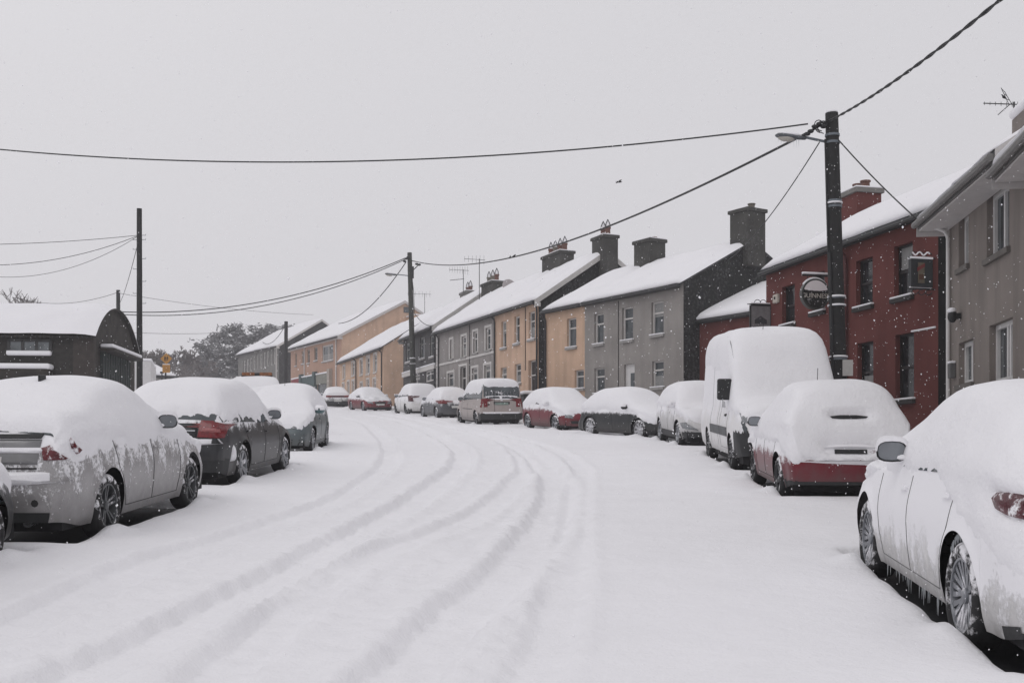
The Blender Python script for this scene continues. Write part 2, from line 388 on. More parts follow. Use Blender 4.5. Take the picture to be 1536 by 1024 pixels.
class Car:
    def __init__(s, typ, dx=.06, **kw):
        d = dict(TYPES[typ]); d.update(kw); s.d = d
        s.L, s.W = d['L'], d['W']; s.sill = d.get('sill', .20); s.Rw = d['Rw']; s.Ra = s.Rw+.065
        s.ax = (d['fo'], d['fo']+d['wb']); s.zw = s.Rw
        xs = [0,.008,.02,.035,.05,.08,.12,.16]; n = round((s.L-.36)/dx)
        xs += [.2+(s.L-.4)*i/n for i in range(n+1)]
        xs += [s.L-v for v in (.16,.12,.08,.05,.035,.02,.008,0)]
        for a in s.ax:
            for q in (-1,1):
                for e in (1.002,.998,.97,.9): xs.append(a+q*s.Ra*e)
        s.xs = []
        for x in sorted(xs):
            if not s.xs or x-s.xs[-1] > .0012: s.xs.append(x)
        q = 1.6 if dx < .055 else 1.; s.nA, s.nB, s.nC = int(14*q), int(11*q), int(9*q)
        s.rows = [s.profile(x) for x in s.xs]
        s.build()
    def top(s, x): return ipsm(s.d['top'], x, .05)
    def belt(s, x): return min(ipsm(s.d['belt'], x, .1), s.top(x)-.012)
    def half(s, x):
        L = s.L
        k = ipol([(0,.66),(.03,.75),(.10,.84),(.22,.91),(.45,.965),(.9,1.0),(L-.9,1.0),(L-.4,.975),(L-.15,.93),(L-.05,.88),(L,.80)] if L < 5 else
                 [(0,.78),(.03,.84),(.12,.92),(.3,.97),(.7,1.0),(L-.1,1.0),(L-.03,.985),(L,.95)], x)
        if s.d.get('boxy'): k = ipol([(0,.70),(.1,.86),(.3,.94),(.8,1),(L-.08,1.0),(L-.03,.98),(L,.94)], x)
        return s.W/2*k
    def profile(s, x):
        L = s.L; w = s.half(x); zt = s.top(x); zb = s.sill
        if x < .5: zb = s.sill + .05*sstep(.5,0,x)
        if x > L-.5: zb = s.sill + .08*sstep(L-.5,L,x)
        inarch = None
        for a in s.ax:
            if abs(x-a) < s.Ra:
                zb = max(zb, s.zw+math.sqrt(max(0, s.Ra**2-(x-a)**2))); inarch = a
        bl = max(s.belt(x), zb+.03); zt = max(zt, bl+.01)
        h = zt-bl; gh = sstep(.03,.42,h)
        pts = []
        for j in range(s.nA):
            t = j/(s.nA-1); z = lerp(zb, bl, t)
            q = clamp((z-s.sill)/max(.05,(bl-s.sill)))
            y = w*ipol([(0,.925),(.12,.955),(.35,.985),(.58,1.0),(.70,.995),(.78,.985),(1,.945)], q)
            for a in s.ax:
                r = math.hypot(x-a, z-s.zw); y += .018*math.exp(-((r-s.Ra)/.05)**2)
            pts.append((y, z))
        wb = pts[-1][0]
        wr = lerp(wb*.93, min(wb*.97, s.W/2*s.d['wr']), gh)
        cr = lerp(min(h*.8,.03), .055, gh)
        zr = zt-cr
        for j in range(1, s.nB+1):
            t = j/s.nB
            y = lerp(wb, wr, t**1.25); z = bl+(zr-bl)*(t if h < .2 else t**.92)
            if t > .8 and gh > .2: y -= .02*((t-.8)/.2)**2
            pts.append((y, z))
        y0, z0 = pts[-1]
        for j in range(1, s.nC+1):
            t = j/s.nC; pts.append((y0*(1-t), z0+(zt-z0)*(1-(1-t)**2.6)))
        return pts
    def X(s, x): return s.L/2-x
    def build(s):
        M = len(s.rows[0]); s.M = M; s.R = 2*M-1
        s.v = []
        for x, pts in zip(s.xs, s.rows):
            X = s.X(x)
            s.v += [Vector((X, y, z)) for y, z in pts] + [Vector((X, -y, z)) for y, z in pts[-2::-1]]
        n = len(s.xs); Rr = s.R
        s.f = [(i*Rr+j, (i+1)*Rr+j, (i+1)*Rr+j+1, i*Rr+j+1) for i in range(n-1) for j in range(Rr-1)]
        caps = []
        for o in (0, (n-1)*Rr):
            for k in range(M-1):
                q = [o+k, o+k+1, o+Rr-2-k, o+Rr-1-k]
                if q[1] == q[2]: q.pop(2)
                caps.append(tuple(q if o else q[::-1]))
        s.all = s.f+caps
        me = bpy.data.meshes.new('tmp'); me.from_pydata(s.v, [], s.all); me.update()
        bm = bmesh.new(); bm.from_mesh(me); bmesh.ops.recalc_face_normals(bm, faces=bm.faces); bm.normal_update()
        bm.verts.ensure_lookup_table()
        mid = bm.verts[(n//2)*Rr+M-1]
        if mid.normal.z < 0: bmesh.ops.reverse_faces(bm, faces=bm.faces); bm.normal_update()
        bm.to_mesh(me); s.me = me
        s.nrm = [v.normal.copy() for v in bm.verts]
        s.bvh = BVHTree.FromBMesh(bm); bm.free()
    def hit(s, face, a, b):
        """point on the body seen from one side; face 'L','R' (a = x from the front, b = z), 'F','B','T'"""
        if face in 'LR':
            sg = 1 if face == 'L' else -1; o = Vector((s.X(a), 3*sg, b)); d = Vector((0,-sg,0))
        elif face in 'FB':
            sg = 1 if face == 'F' else -1; o = Vector((5*sg, a, b)); d = Vector((-sg,0,0))
        else: o = Vector((s.X(a), b, 4)); d = Vector((0,0,-1))
        p, n, i, q = s.bvh.ray_cast(o, d)
        if p is None: return None, -d
        if n.dot(d) > 0: n = -n
        return p, n
    def patch(s, mb, face, poly, off=.008, rings=4, sub=5, dome=0.):
        """a plate that follows the body under an outline given in (a, b)"""
        pts = []
        for (a0,b0),(a1,b1) in zip(poly, poly[1:]+poly[:1]):
            pts += [(lerp(a0,a1,k/sub), lerp(b0,b1,k/sub)) for k in range(sub)]
        ca = sum(p[0] for p in pts)/len(pts); cb = sum(p[1] for p in pts)/len(pts)
        def hit(a, b):
            for k in (1,.92,.84,.76,.66,.5,.3):
                p, nn = s.hit(face, lerp(ca,a,k), lerp(cb,b,k))
                if p is not None: break
            return p, nn
        n = len(pts); V = []; ok = True
        for r in range(rings+1):
            t = r/rings
            for a, b in ([(ca,cb)] if r == 0 else pts):
                p, nn = hit(lerp(ca,a,t), lerp(cb,b,t))
                if p is None: ok = False; p = Vector(); nn = Vector((0,0,1))
                V.append(p+nn*(off+dome*(1-t*t)))
        rim = []
        for a, b in pts:
            p, nn = hit(a, b); rim.append((p if p is not None else Vector())-nn*.01)
        if not ok: return
        V += rim
        fs = [(0, 1+k, 1+(k+1)%n) for k in range(n)]
        for r in range(rings):
            o0 = 1+r*n
            fs += [(o0+k, o0+n+k, o0+n+(k+1)%n, o0+(k+1)%n) for k in range(n)]
        mb.add(V, fs)
    def strip(s, mb, face, path, r=.0045, off=.0, step=.05):
        pts = []
        for (a0,b0),(a1,b1) in zip(path, path[1:]):
            k = max(1, round(math.hypot(a1-a0,b1-b0)/step)); pts += [(lerp(a0,a1,i/k), lerp(b0,b1,i/k)) for i in range(k)]
        pts.append(path[-1]); out = []
        for a, b in pts:
            p, nn = s.hit(face, a, b)
            if p is not None: out.append(p+nn*off)
        if len(out) > 1: mb.tube(out, r, 5)
    def shell(s, pred, off):
        """a second skin over the grid faces whose centre satisfies pred(x from front, y, z, normal)"""
        mb = MB(); idx = {}
        for q in s.all:
            c = sum((s.v[k] for k in q), Vector())/len(q); nn = sum((s.nrm[k] for k in q), Vector()).normalized()
            if pred(s.L/2-c.x, c.y, c.z, nn):
                ids = []
                for k in q:
                    if k not in idx: idx[k] = len(mb.v); mb.v.append(tuple(s.v[k]+s.nrm[k]*off))
                    ids.append(idx[k])
                mb.f.append(tuple(ids))
        return mb
    def snow(s, side, front, rear, ts=.03, tt=.13, seed=0., rag=.09, smooth=5, blend=.15, keep=None, lump=.02):
        """blown snow cover. side: knots (x from front, z of lower edge); front/rear: z of the edge on the ends"""
        n = len(s.xs); Rr = s.R; t = []; pos = []; P = []
        for k, (p, nn) in enumerate(zip(s.v, s.nrm)):
            x = s.L/2-p.x; wx = nn.x*nn.x*(1 if abs(nn.z) < .85 else .5)
            zl = lerp(ipol(side, x), front if nn.x > 0 else rear, clamp(wx*1.6))
            q = p+Vector((seed*3.1, seed, 0))
            z = p.z - zl + rag*(nz(q, 2.3)*.9+nz(q, 6.5)*.6+nz(q, 16)*.35)
            m = sstep(0, blend, z)
            if keep: m *= keep(x, p.y, p.z, nn)
            up = clamp(nn.z)
            th = (ts+(tt-ts)*up**1.6)*(1+.22*nz(q, 1.6))+lump*(nz(q, 5)*.5+nz(q, 13)*.35+nz(q, 27)*.25)*(.5+.5*m)*(1-.6*up)
            th = m*th-(1-m)*.02
            d = (nn+Vector((0,0,.35*up))).normalized()
            P.append(p+d*th); t.append(m)
        for _ in range(smooth):
            Q = list(P)
            for i in range(1, n-1):
                for j in range(1, Rr-1):
                    k = i*Rr+j
                    if t[k] > .6:
                        a = (P[k-1]+P[k+1]+P[k-Rr]+P[k+Rr])/4; Q[k] = P[k].lerp(a, .5*sstep(.6,1,t[k]))
            P = Q
        mb = MB(); mb.v = [tuple(p) for p in P]
        mb.f = [q for q in s.all if max(t[k] for k in q) > .02]
        used = sorted({k for q in mb.f for k in q}); mp = {k: i for i, k in enumerate(used)}
        mb.v = [mb.v[k] for k in used]; mb.f = [tuple(mp[k] for k in q) for q in mb.f]
        return mb

RIMMAT = mat_dusted('alloy_rim', (.30,.31,.33), .40, 9, .35, .7)
RIMDARK = mat_dusted('dark_rim', (.05,.052,.056), .40, 9, .45, .4)
TYRE = mat_dusted('tyre_rubber', (.016,.016,.017), .40, 13, .85, 0., up=.16, zs=.26)
TYREN = mat_dusted('tyre_rubber_caked', (.016,.016,.017), .44, 9, .85, 0., up=.10, zs=.34)
WELL = mat_basic('underbody_black', (.010,.010,.011), .9, .2, 6, bstr=0)
LAMPRED = mat_basic('tail_lamp_red', (.16,.008,.012), .15, .35, 25, spec=.6, bstr=.1, bscale=90)
LAMPDK = mat_basic('tail_lamp_smoked', (.07,.012,.016), .2, .35, 25, spec=.6)
LAMPCL = mat_basic('headlamp_clear', (.20,.21,.22), .1, .5, 22, spec=.8, bstr=.2, bscale=60)
PLATEW = mat_basic('plate_white', (.55,.55,.53), .5, .06, 8)
MIRG = mat_basic('mirror_glass', (.22,.235,.25), .12, .2, 3, metallic=.4, bstr=0)
SEAM = mat_basic('shut_line', (.02,.02,.021), .8, .1, 5, bstr=0)

def wheel_mesh(parent, Rw, w, sg, spokes, rim_mat, n=28, tyre=None, style='split', dish=.03):
    """tyre about the local y axis; sg = which way the face looks"""
    rot = Matrix.Rotation(R(-90*sg), 4, 'X')       # +z of the lathe -> outward
    rr = Rw*.70
    prof = [(rr*.98,-w/2),(Rw*.90,-w/2),(Rw*.975,-w/2+.02),(Rw,-w/2+.05),(Rw,w/2-.05),(Rw*.975,w/2-.018),(Rw*.90,w/2+.004),(Rw*.80,w/2+.008),(rr*1.0,w/2-.004),(rr*.97,w/2-.03)]
    mb = MB(); mb.lathe(prof, n, rot)
    t = mb.build('wheel', tyre or TYRE, parent, smooth='all')
    mb = MB(); f = w/2-.012
    mb.lathe([(rr*1.0,f-.03),(rr*1.0,f+.006),(rr*.93,f+.004),(rr*.90,f-.03),(rr*.88,-.02)], n, rot)
    mb.lathe([(0.0,f-dish*.2),(.035,f-dish*.2),(.05,f-dish*.5),(.055,f-dish-.02)], 14, rot)
    for k in range(spokes):
        a = 2*math.pi*k/spokes+.3
        for da in ((-.16,.16) if style == 'split' else (0,)):
            wi, wo = (.014,.012) if style == 'split' else (.030,.044)
            if spokes > 8: wi, wo = .012, .018
            M2 = rot @ Matrix.Rotation(a, 4, 'Z')
            ao = da*1.0
            p = [Vector((.03, wi+da*.08, f-dish)), Vector((.03, -wi+da*.08, f-dish)),
                 Vector((rr*.93*math.cos(ao), -wo+rr*.93*math.sin(ao), f-.004)), Vector((rr*.93*math.cos(ao), wo+rr*.93*math.sin(ao), f-.004))]
            lo = [q-Vector((0,0,.03)) for q in p]
            mb.add([M2 @ q for q in p+lo], [(0,1,2,3),(4,7,6,5),(0,4,5,1),(1,5,6,2),(2,6,7,3),(3,7,4,0)])
    mb.build('rim', rim_mat, t, smooth=True)
    mb = MB(); mb.lathe([(0.,-.03),(rr*.9,-.03),(rr*.9,-.05),(0,-.05)], 20, rot)
    mb.build('brake_disc', WELL, t)
    return t
def mirror(car, parent, face, x, z, mat, snowcap=True, size=1., dark=False):
    """door mirror: rounded housing, glass that looks backwards, snow on top"""
    sg = 1 if face == 'L' else -1
    p, nn = car.hit(face, x, z)
    if p is None: return
    c = p+Vector((0, sg*.125*size, .055))
    mb = MB(); n, m = 16, 8; vs = []
    W_, H_, D_ = .120*size, .082*size, .11*size
    def ring(t, k):   # t 0 at the glass rim, 1 at the front tip
        a = 2*math.pi*k/n; ca, sa = math.cos(a), math.sin(a)
        e = 2/2.8; yy = abs(ca)**e*(1 if ca > 0 else -1); zz = abs(sa)**e*(1 if sa > 0 else -1)
        sh = math.sqrt(max(0,1-t*t)); return c+Vector((D_*t, sg*yy*W_*sh*(1-.0*t), zz*H_*sh))
    for i in range(m+1):
        vs += [ring(min(i/m,.985), k) for k in range(n)]
    fs = [(i*n+k, i*n+(k+1)%n, (i+1)*n+(k+1)%n, (i+1)*n+k) for i in range(m) for k in range(n)]
    fs.append(tuple(m*n+k for k in range(n)))
    inner = [c+(v-c)*.86+Vector((.012,0,0)) for v in vs[:n]]
    o = len(vs); vs += inner; mb.add(vs, fs)
    mb.tube([p-nn*.02, p+Vector((.0, sg*.03, .01)), c+Vector((.03,-sg*.05*size,-.05*size))], .022*size, 7)
    h = mb.build('mirror', mat, parent, smooth=True)
    g = MB(); g.add([v-(v-c)*-.012 for v in vs[:n]]+[v+Vector((.004,0,0)) for v in inner], [(k, (k+1)%n, n+(k+1)%n, n+k) for k in range(n)]); g.build('mirror_rim', BLACK, h)
    g = MB(); g.add(inner+[v+Vector((.004,0,0)) for v in inner], [tuple(range(n)), tuple(range(n,2*n))]); g.build('mirror_glass', MIRG, h)
    if snowcap:
        sv = []; sf = []; T = .035*size
        for i in range(m+1):
            for k in range(n//2+1):
                q = ring(min(i/m,.985), k); s_ = math.sin(math.pi*k/(n//2))
                sv.append(q+Vector((.01*i/m-.004,0,T*s_**.5*(1+.3*nz(q*9))))+(q-c)*.05)
        K = n//2+1
        sf = [(i*K+k, i*K+k+1, (i+1)*K+k+1, (i+1)*K+k) for i in range(m) for k in range(K-1)]
        low = len(sv); sv += [ring(min(i/m,.985), k)-(ring(min(i/m,.985), k)-c)*.06 for i in (0,) for k in range(K)]
        sf += [(k, low+k, low+k+1, k+1) for k in range(K-1)]
        q = MB(); q.add(sv, sf); q.build('snow_cap', SN, h, smooth='all')
    return h
def place(x, y, a, toward, dz=-.12):
    f = Vector((math.sin(a), -math.cos(a), 0)) if toward else Vector((-math.sin(a), math.cos(a), 0))
    f.z = SLOPE*f.y; f.normalize(); up = Vector((0,-SLOPE,1)).normalized(); l = up.cross(f)
    M = Matrix((f, l, up)).transposed()
    return (x, y, ground(x, y)+dz), M

def make_car(name, label, cat, typ, x, y, a, toward, col, zc, snow, spokes=7, rim=None, style='split', metallic=.3,
             dx=.06, mirrors='LR', mir_mat=None, dust=(.9,.5), h=.35, under=None, extras=None, fill=0., spec=None, tyre=None, handles=True, rough=.35, grime=.35, seam=None, mir=(0,0)):
    loc, M = place(x, y, a, toward)
    root = thing(name, label, cat, loc, M, 'snow covered vehicles parked along the street')
    c = Car(typ, dx, **(spec or {}))
    CARS_FOOT.append((x, y, a, c.L/2-.04, c.W/2-.04, fill))
    paint = mat_paint(name+'_paint', col, zc, h, dust[0], dust[1], metallic, rough, grime=grime)
    me = c.me; me.name = 'body'; me.materials.append(paint)
    me.polygons.foreach_set('use_smooth', [True]*len(me.polygons)); me.set_sharp_from_angle(angle=R(50))
    b = bpy.data.objects.new('body', me); COL.objects.link(b); b.parent = root
    u = MB(); hw = c.W/2-.26
    u.box((-c.L/2+.22,-hw,.17),(c.L/2-.22,hw,.62))
    for x0, x1 in ((.12,c.ax[0]-c.Ra-.02),(c.ax[0]+c.Ra+.02,c.ax[1]-c.Ra-.02),(c.ax[1]+c.Ra+.02,c.L-.12)):
        for sg in (-1,1):
            y0, y1 = sorted((sg*(hw+.003), sg*(c.W/2-.13))); u.box((c.X(x1),y0,.19),(c.X(x0),y1,.5))
    u.build('underbody', WELL, root)
    for xa in c.ax:
        for sg in (1,-1):
            w = wheel_mesh(root, c.Rw, .205, sg, spokes, rim or RIMMAT, 28 if dx < .07 else 18, tyre, style)
            w.location = (c.X(xa), sg*(c.W/2-.125), c.zw)
            w.rotation_euler = (0, 0, 0)
    bt = c.belt
    # windows under the snow, as one band of glass each side
    for sg in (1, -1):
        g = c.shell(lambda X, Y, Z, n: Y*sg > 0 and (typ != 'bigvan' or X < 2.45) and Z > bt(X)+.05 and Z < c.top(X)-.10 and abs(n.x) < .75 and n.z < .75 and c.top(X)-bt(X) > .22, .004)
        if g.f: g.build('side_window', GLASS, root, smooth='all')
    g = c.shell(lambda X, Y, Z, n: n.x > .3 and n.z < .97 and Z > bt(X)+.06 and X > .6 and X < c.L*.6 and abs(Y) < c.W*.40, .004)
    if g.f: g.build('windscreen', GLASS, root, smooth='all')
    g = c.shell(lambda X, Y, Z, n: n.x < -.3 and Z > 1.0 and Z > bt(X)+.05 and c.top(X)-bt(X) > .14 and X > c.L*.6 and abs(Y) < c.W*.40, .004)
    if g.f: g.build('rear_window', GLASS, root, smooth='all')
    x1 = c.ax[0]+c.Ra+.07; x3 = c.ax[1]-c.Ra+.05; xm = lerp(x1, x3, .50)
    for f in 'LR':
        s = MB(); sr = .0045
        if typ != 'bigvan':
            c.strip(s, f, [(x1,bt(x1)-.02),(x1+.02,.5),(x1+.08,c.sill+.09)], sr)
            c.strip(s, f, [(xm,bt(xm)-.01),(xm,c.sill+.09)], sr)
            if typ != 'smallvan': c.strip(s, f, [(x3+.18,bt(x3)-.01),(x3+.10,.72),(x3-.10,.42),(x3-.16,c.sill+.09)], sr)
            c.strip(s, f, [(x1+.08,c.sill+.09),(x3-.16,c.sill+.09)], sr)
        else:
            c.strip(s, f, [(1.55,1.9),(1.42,1.2),(1.40,.5)], sr); c.strip(s, f, [(2.45,1.9),(2.45,.42)], sr); c.strip(s, f, [(1.42,.42),(2.45,.42)], sr)
            c.strip(s, f, [(2.75,2.2),(2.75,.42)], sr); c.strip(s, f, [(3.85,2.2),(3.85,.42)], sr)
        s.build('door_seam', seam or SEAM, root)
    if handles and typ != 'bigvan':
        for f in 'LR':
            for xh in (xm-.16, x3+.02):
                hb = MB(); c.patch(hb, f, [(xh-.09,bt(xh)-.105),(xh-.06,bt(xh)-.125),(xh+.09,bt(xh)-.12),(xh+.10,bt(xh)-.095),(xh-.05,bt(xh)-.09)], .022, 2, 2)
                hb.build('door_handle', paint, root, smooth=True)
    for f in mirrors:
        xx = (1.48 if typ not in ('saloon','fastback','estate') else 1.85)+mir[0]
        mirror(c, root, f, xx, bt(xx)+.07+mir[1], mir_mat or paint)
    if extras: extras(c, root, paint)
    c.snow(**snow).build('snow_cover', SNC, root, smooth='all')
    return root, c
def sym(poly): return [poly, [(-a,b) for a,b in poly][::-1]]
def plate(c, root, face, a0, a1, b0, b1, mat=PLATEW, name='number_plate', off=.012):
    mb = MB(); c.patch(mb, face, [(a0,b0),(a1,b0),(a1,b1),(a0,b1)], off, 2, 4); mb.build(name, mat, root)
def lamps(c, root, face, poly, mat, name, off=.012, dome=.01):
    for p in sym(poly):
        mb = MB(); c.patch(mb, face, p, off, 4, 5, dome); mb.build(name, mat, root, smooth=True)
def side_lamps(c, root, poly, mat, name, off=.010, dome=.008):
    for f in 'LR':
        mb = MB(); c.patch(mb, f, poly, off, 4, 5, dome); mb.build(name, mat, root, smooth=True)
def valance(c, root, z, end='both', mat=None, name='bumper'):
    ends = {'front': (1,0), 'rear': (0,1), 'both': (1,1)}[end]
    for e, (lo, hi) in ((0,(0,.42)), (1,(c.L-.42,c.L))):
        if ends[e]:
            g = c.shell(lambda X, Y, Z, n: lo <= X <= hi and Z < z and not any(abs(X-q) < c.Ra+.03 for q in c.ax), .006)
            if g.f: g.build(name, mat or BLACK, root, smooth='all')
# ---------------------------------------------------------------- the parked vehicles
LAMPSNOW = mat_dusted('frosted_tail_lamp', (.10,.010,.015), .46, 14, .2)
ICE = mat_basic('ice', (.5,.53,.55), .15, .1, 8, bstr=0, spec=.6)
def fleet():
    def keepw(x, y, z, n):
        if y < 0 or x < 3.9: return 1.
        a = max(abs(x-4.47)/.31, abs(z-.985)/.058); return sstep(.75,1.2,a)
    # near white car on the right
    def ex(c, root, paint):
        L = c.L
        mb = MB(); c.patch(mb, 'L', [(L-.54,1.0),(L-.46,.95),(L-.30,.925),(L-.07,.92),(L-.08,1.04),(L-.30,1.05),(L-.48,1.04)], .016, 5, 5, .012); mb.build('tail_light', mat_dusted('snowy_tail_lamp', (.075,.006,.012), .40, 16, .2), root, smooth=True)
        mb = MB(); c.patch(mb, 'R', [(L-.42,.95),(L-.20,.86),(L-.055,.85),(L-.06,1.03),(L-.22,1.05),(L-.36,1.03)], .03, 5, 5, .012); mb.build('tail_light', LAMPRED, root, smooth=True)
        plate(c, root, 'B', -.26, .26, .62, .73)
        g = c.shell(lambda X,Y,Z,n: X > c.ax[1]+c.Ra+.25 and Z < .31, .006); g.build('rear_bumper', BLACK, root, smooth='all')
        # icicles along the sill and arch
        for f in 'L':
            mb = MB(); rr = random.Random(3)
            for k in range(60):
                xx = lerp(c.ax[0]+c.Ra+.1, c.ax[1]-c.Ra-.05, rr.random())
                p, n = c.hit(f, xx, c.sill+.03)
                if p is not None:
                    l = .015+.15*rr.random()**2.2; p = p-n*rr.uniform(.005,.03); mb.tube([p, p+Vector((0,0,-l*.5)), p+Vector((rr.uniform(-.004,.004),0,-l))], .006, 5, r1=.001)
            mb.build('icicle_fringe', ICE, root); mb = MB()
            for k in range(70):
                t = rr.uniform(.7,2.4); p = Vector((c.X(c.ax[1])+c.Ra*math.cos(t), c.W/2-.05, c.zw+c.Ra*math.sin(t)-.005)); l = rr.uniform(.03,.08)
                mb.tube([p, p+Vector((0,0,-l))], .005, 5, r1=.001)
            mb.build('icicle_fringe', ICE, root)
    make_car('white_car', 'white saloon under thick snow with a red tail light, large multi spoke wheels and icicles', 'car', 'fastback',
        3.83, 8.35, R(-5.6), False, (.80,.79,.785), .42, dict(side=[(0,.70),(.9,.84),(1.3,.92),(2.4,.96),(3.0,.95),(3.4,.92),(3.70,.80),(4.0,.62),(4.72,.50)], front=.6, rear=.50, ts=.014, tt=.16, seed=1, keep=keepw, lump=.03, rag=.10, blend=.16, smooth=7),
        mir=(.15,.04), seam=mat_basic('pale_shut_line', (.16,.16,.16), .8, .1, 5, bstr=0), spec=dict(top=[(0,.48),(.02,.60),(.1,.71),(.3,.80),(1.15,1.0),(1.35,1.05),(2.1,1.44),(2.45,1.53),(2.9,1.56),(3.3,1.52),(4.0,1.32),(4.4,1.17),(4.55,1.11),(4.66,.9),(4.72,.5)], belt=[(0,.5),(.3,.75),(1.2,.95),(4.2,1.08),(4.72,.95)]), spokes=10, style='split', dx=.045, h=.5, dust=(.8,.55), metallic=.0, extras=ex, tyre=TYREN, grime=.15, rim=mat_dusted('turbine_rim', (.24,.25,.27), .42, 8, .35, .6, zs=-.15))
    # silver saloon, left
    def ex(c, root, paint):
        L = c.L
        mb = MB(); c.patch(mb, 'B', [(-.84,.86),(-.66,.86),(-.63,.97),(-.72,1.0)], .012, 4, 5, .01); mb.build('tail_light', LAMPSNOW, root, smooth=True)
        mb = MB(); c.patch(mb, 'B', [(.84,.86),(.66,.86),(.63,.97),(.72,1.0)], .012, 4, 5, .01); mb.build('tail_light', LAMPSNOW, root, smooth=True)
        for f in 'LR':
            mb = MB(); c.patch(mb, f, [(L-.36,.93),(L-.30,.90),(L-.24,.95),(L-.20,1.04),(L-.23,1.06),(L-.28,.99)], .050, 4, 5, .01); mb.build('tail_light', LAMPSNOW, root, smooth=True)
        mb = MB(); c.patch(mb, 'B', [(-.62,1.06),(.62,1.06),(.64,1.095),(-.64,1.095)], .02, 3, 6); mb.build('boot_lip', BLACK, root)
        mb = MB(); c.patch(mb, 'B', [(-.60,.82),(.60,.82),(.63,1.05),(-.63,1.05)], .01, 4, 8); mb.build('boot_panel', mat_basic('clean_silver', (.22,.22,.222), .3, .12, 5, metallic=.5, bstr=0), root, smooth='all')
        plate(c, root, 'B', -.27, .27, .80, .89, off=.02)
        mb = MB(); c.patch(mb, 'B', [(-.62,.925),(.62,.925),(.70,.95),(.62,.975),(-.62,.975),(-.70,.95)], .012, 4, 8, .025); mb.build('boot_snow', SNC, root, smooth='all')
        mb = MB(); c.patch(mb, 'B', [(-.60,.775),(.60,.775),(.60,.79),(-.60,.79)], .012, 3, 6); mb.build('boot_seam', SEAM, root)
        mb = MB(); c.patch(mb, 'B', [(-.86,.66),(-.5,.63),(.5,.63),(.86,.66),(.84,.75),(-.84,.75)], .015, 5, 8, .07); mb.build('bumper_snow', SNC, root, smooth='all')
        mb = MB(); c.patch(mb, 'B', [(-.585+.035*math.cos(i*.785),.46+.035*math.sin(i*.785)) for i in range(8)], .004, 2, 2); mb.build('reflector', SEAM, root)
        g = c.shell(lambda X,Y,Z,n: X > L-.30 and Z < .37 and abs(Y) < .70, .008); g.build('rear_valance', BLACK, root, smooth='all')
        for y0 in (-.5,.5):
            mb = MB(); mb.tube([(-L/2+.02,y0,.27),(-L/2+.3,y0,.27)], .04, 12); mb.build('exhaust_pipe', CHROME, root, smooth=True)
        mb = MB(); p, n = c.hit('T', 3.15, 0.0); mb.prism([(-.08,-.012),(.06,-.02),(.06,.02),(-.08,.012)], p.z+.05, p.z+.19, Matrix.Translation((p.x,0,0))); mb.build('roof_aerial', BLACK, root, bevel=.008)
    make_car('silver_car', 'silver saloon plastered with snow, its grey boot panel and bumper still bare', 'car', 'saloon',
        -4.98, 12.95, R(-1.2), False, (.37,.36,.362), .80, dict(side=[(0,.66),(1.2,.78),(1.45,.86),(2.5,.90),(3.2,.90),(3.6,.84),(4.3,.78),(4.72,.78)], front=.6, rear=1.10, ts=.014, tt=.15, seed=2, rag=.12, blend=.16, smooth=7),
        mir=(.05,.06), spec=dict(top=[(0,.45),(.02,.58),(.1,.68),(.3,.78),(1.15,.98),(1.35,1.03),(2.1,1.42),(2.45,1.50),(2.9,1.51),(3.3,1.46),(3.95,1.25),(4.1,1.22),(4.5,1.19),(4.62,1.13),(4.68,.90),(4.72,.5)], belt=[(0,.5),(.3,.72),(1.2,.92),(4.2,1.07),(4.72,.95)]), spokes=5, dx=.05, h=.60, dust=(1.0,.9), metallic=.55, extras=ex, rim=mat_dusted('grey_rim', (.10,.105,.11), .36, 10, .4, .5), grime=.5)
    # charcoal estate, left
    def ex(c, root, paint):
        L = c.L
        lamps(c, root, 'B', [(.50,.80),(.84,.78),(.85,.97),(.70,1.03),(.53,1.04)], LAMPRED, 'tail_light', .016)
        side_lamps(c, root, [(L-.22,.84),(L-.06,.80),(L-.05,.99),(L-.14,1.0),(L-.25,.92)], LAMPRED, 'tail_light')
        mb = MB(); c.patch(mb, 'B', [(-.48,.80),(.48,.80),(.50,1.0),(-.50,1.0)], .008, 4, 8); mb.build('boot_panel', mat_basic('clean_charcoal', (.03,.032,.034), .35, .15, 6, metallic=.3, bstr=0), root, smooth='all')
        lamps(c, root, 'B', [(.56,.88),(.80,.86),(.79,.91),(.57,.93)], mat_basic('lamp_band', (.30,.10,.10), .2, .3, 25), 'reversing_light', .030)
        mb = MB(); c.patch(mb, 'B', [(-.46,.885),(.46,.885),(.46,.90),(-.46,.90)], .014, 3, 6); mb.build('chrome_strip', CHROME, root)
        plate(c, root, 'B', -.26, .26, .74, .85)
        mb = MB(); c.patch(mb, 'B', [(-.84,.70),(-.4,.68),(.4,.68),(.84,.70),(.80,.77),(-.80,.77)], .015, 5, 8, .06); mb.build('bumper_snow', SNC, root, smooth='all')
        g = c.shell(lambda X,Y,Z,n: X > L-.4 and Z < .46 and X > c.ax[1]+c.Ra+.03, .006); g.build('rear_bumper', BLACK, root, smooth='all')
        mb = MB(); c.patch(mb, 'R', [(c.ax[1]+.47,.42),(c.ax[1]+.66,.42),(c.ax[1]+.60,.62),(c.ax[1]+.55,.66)], .01, 3, 4, .05); mb.build('snow_clump', SNC, root, smooth='all')
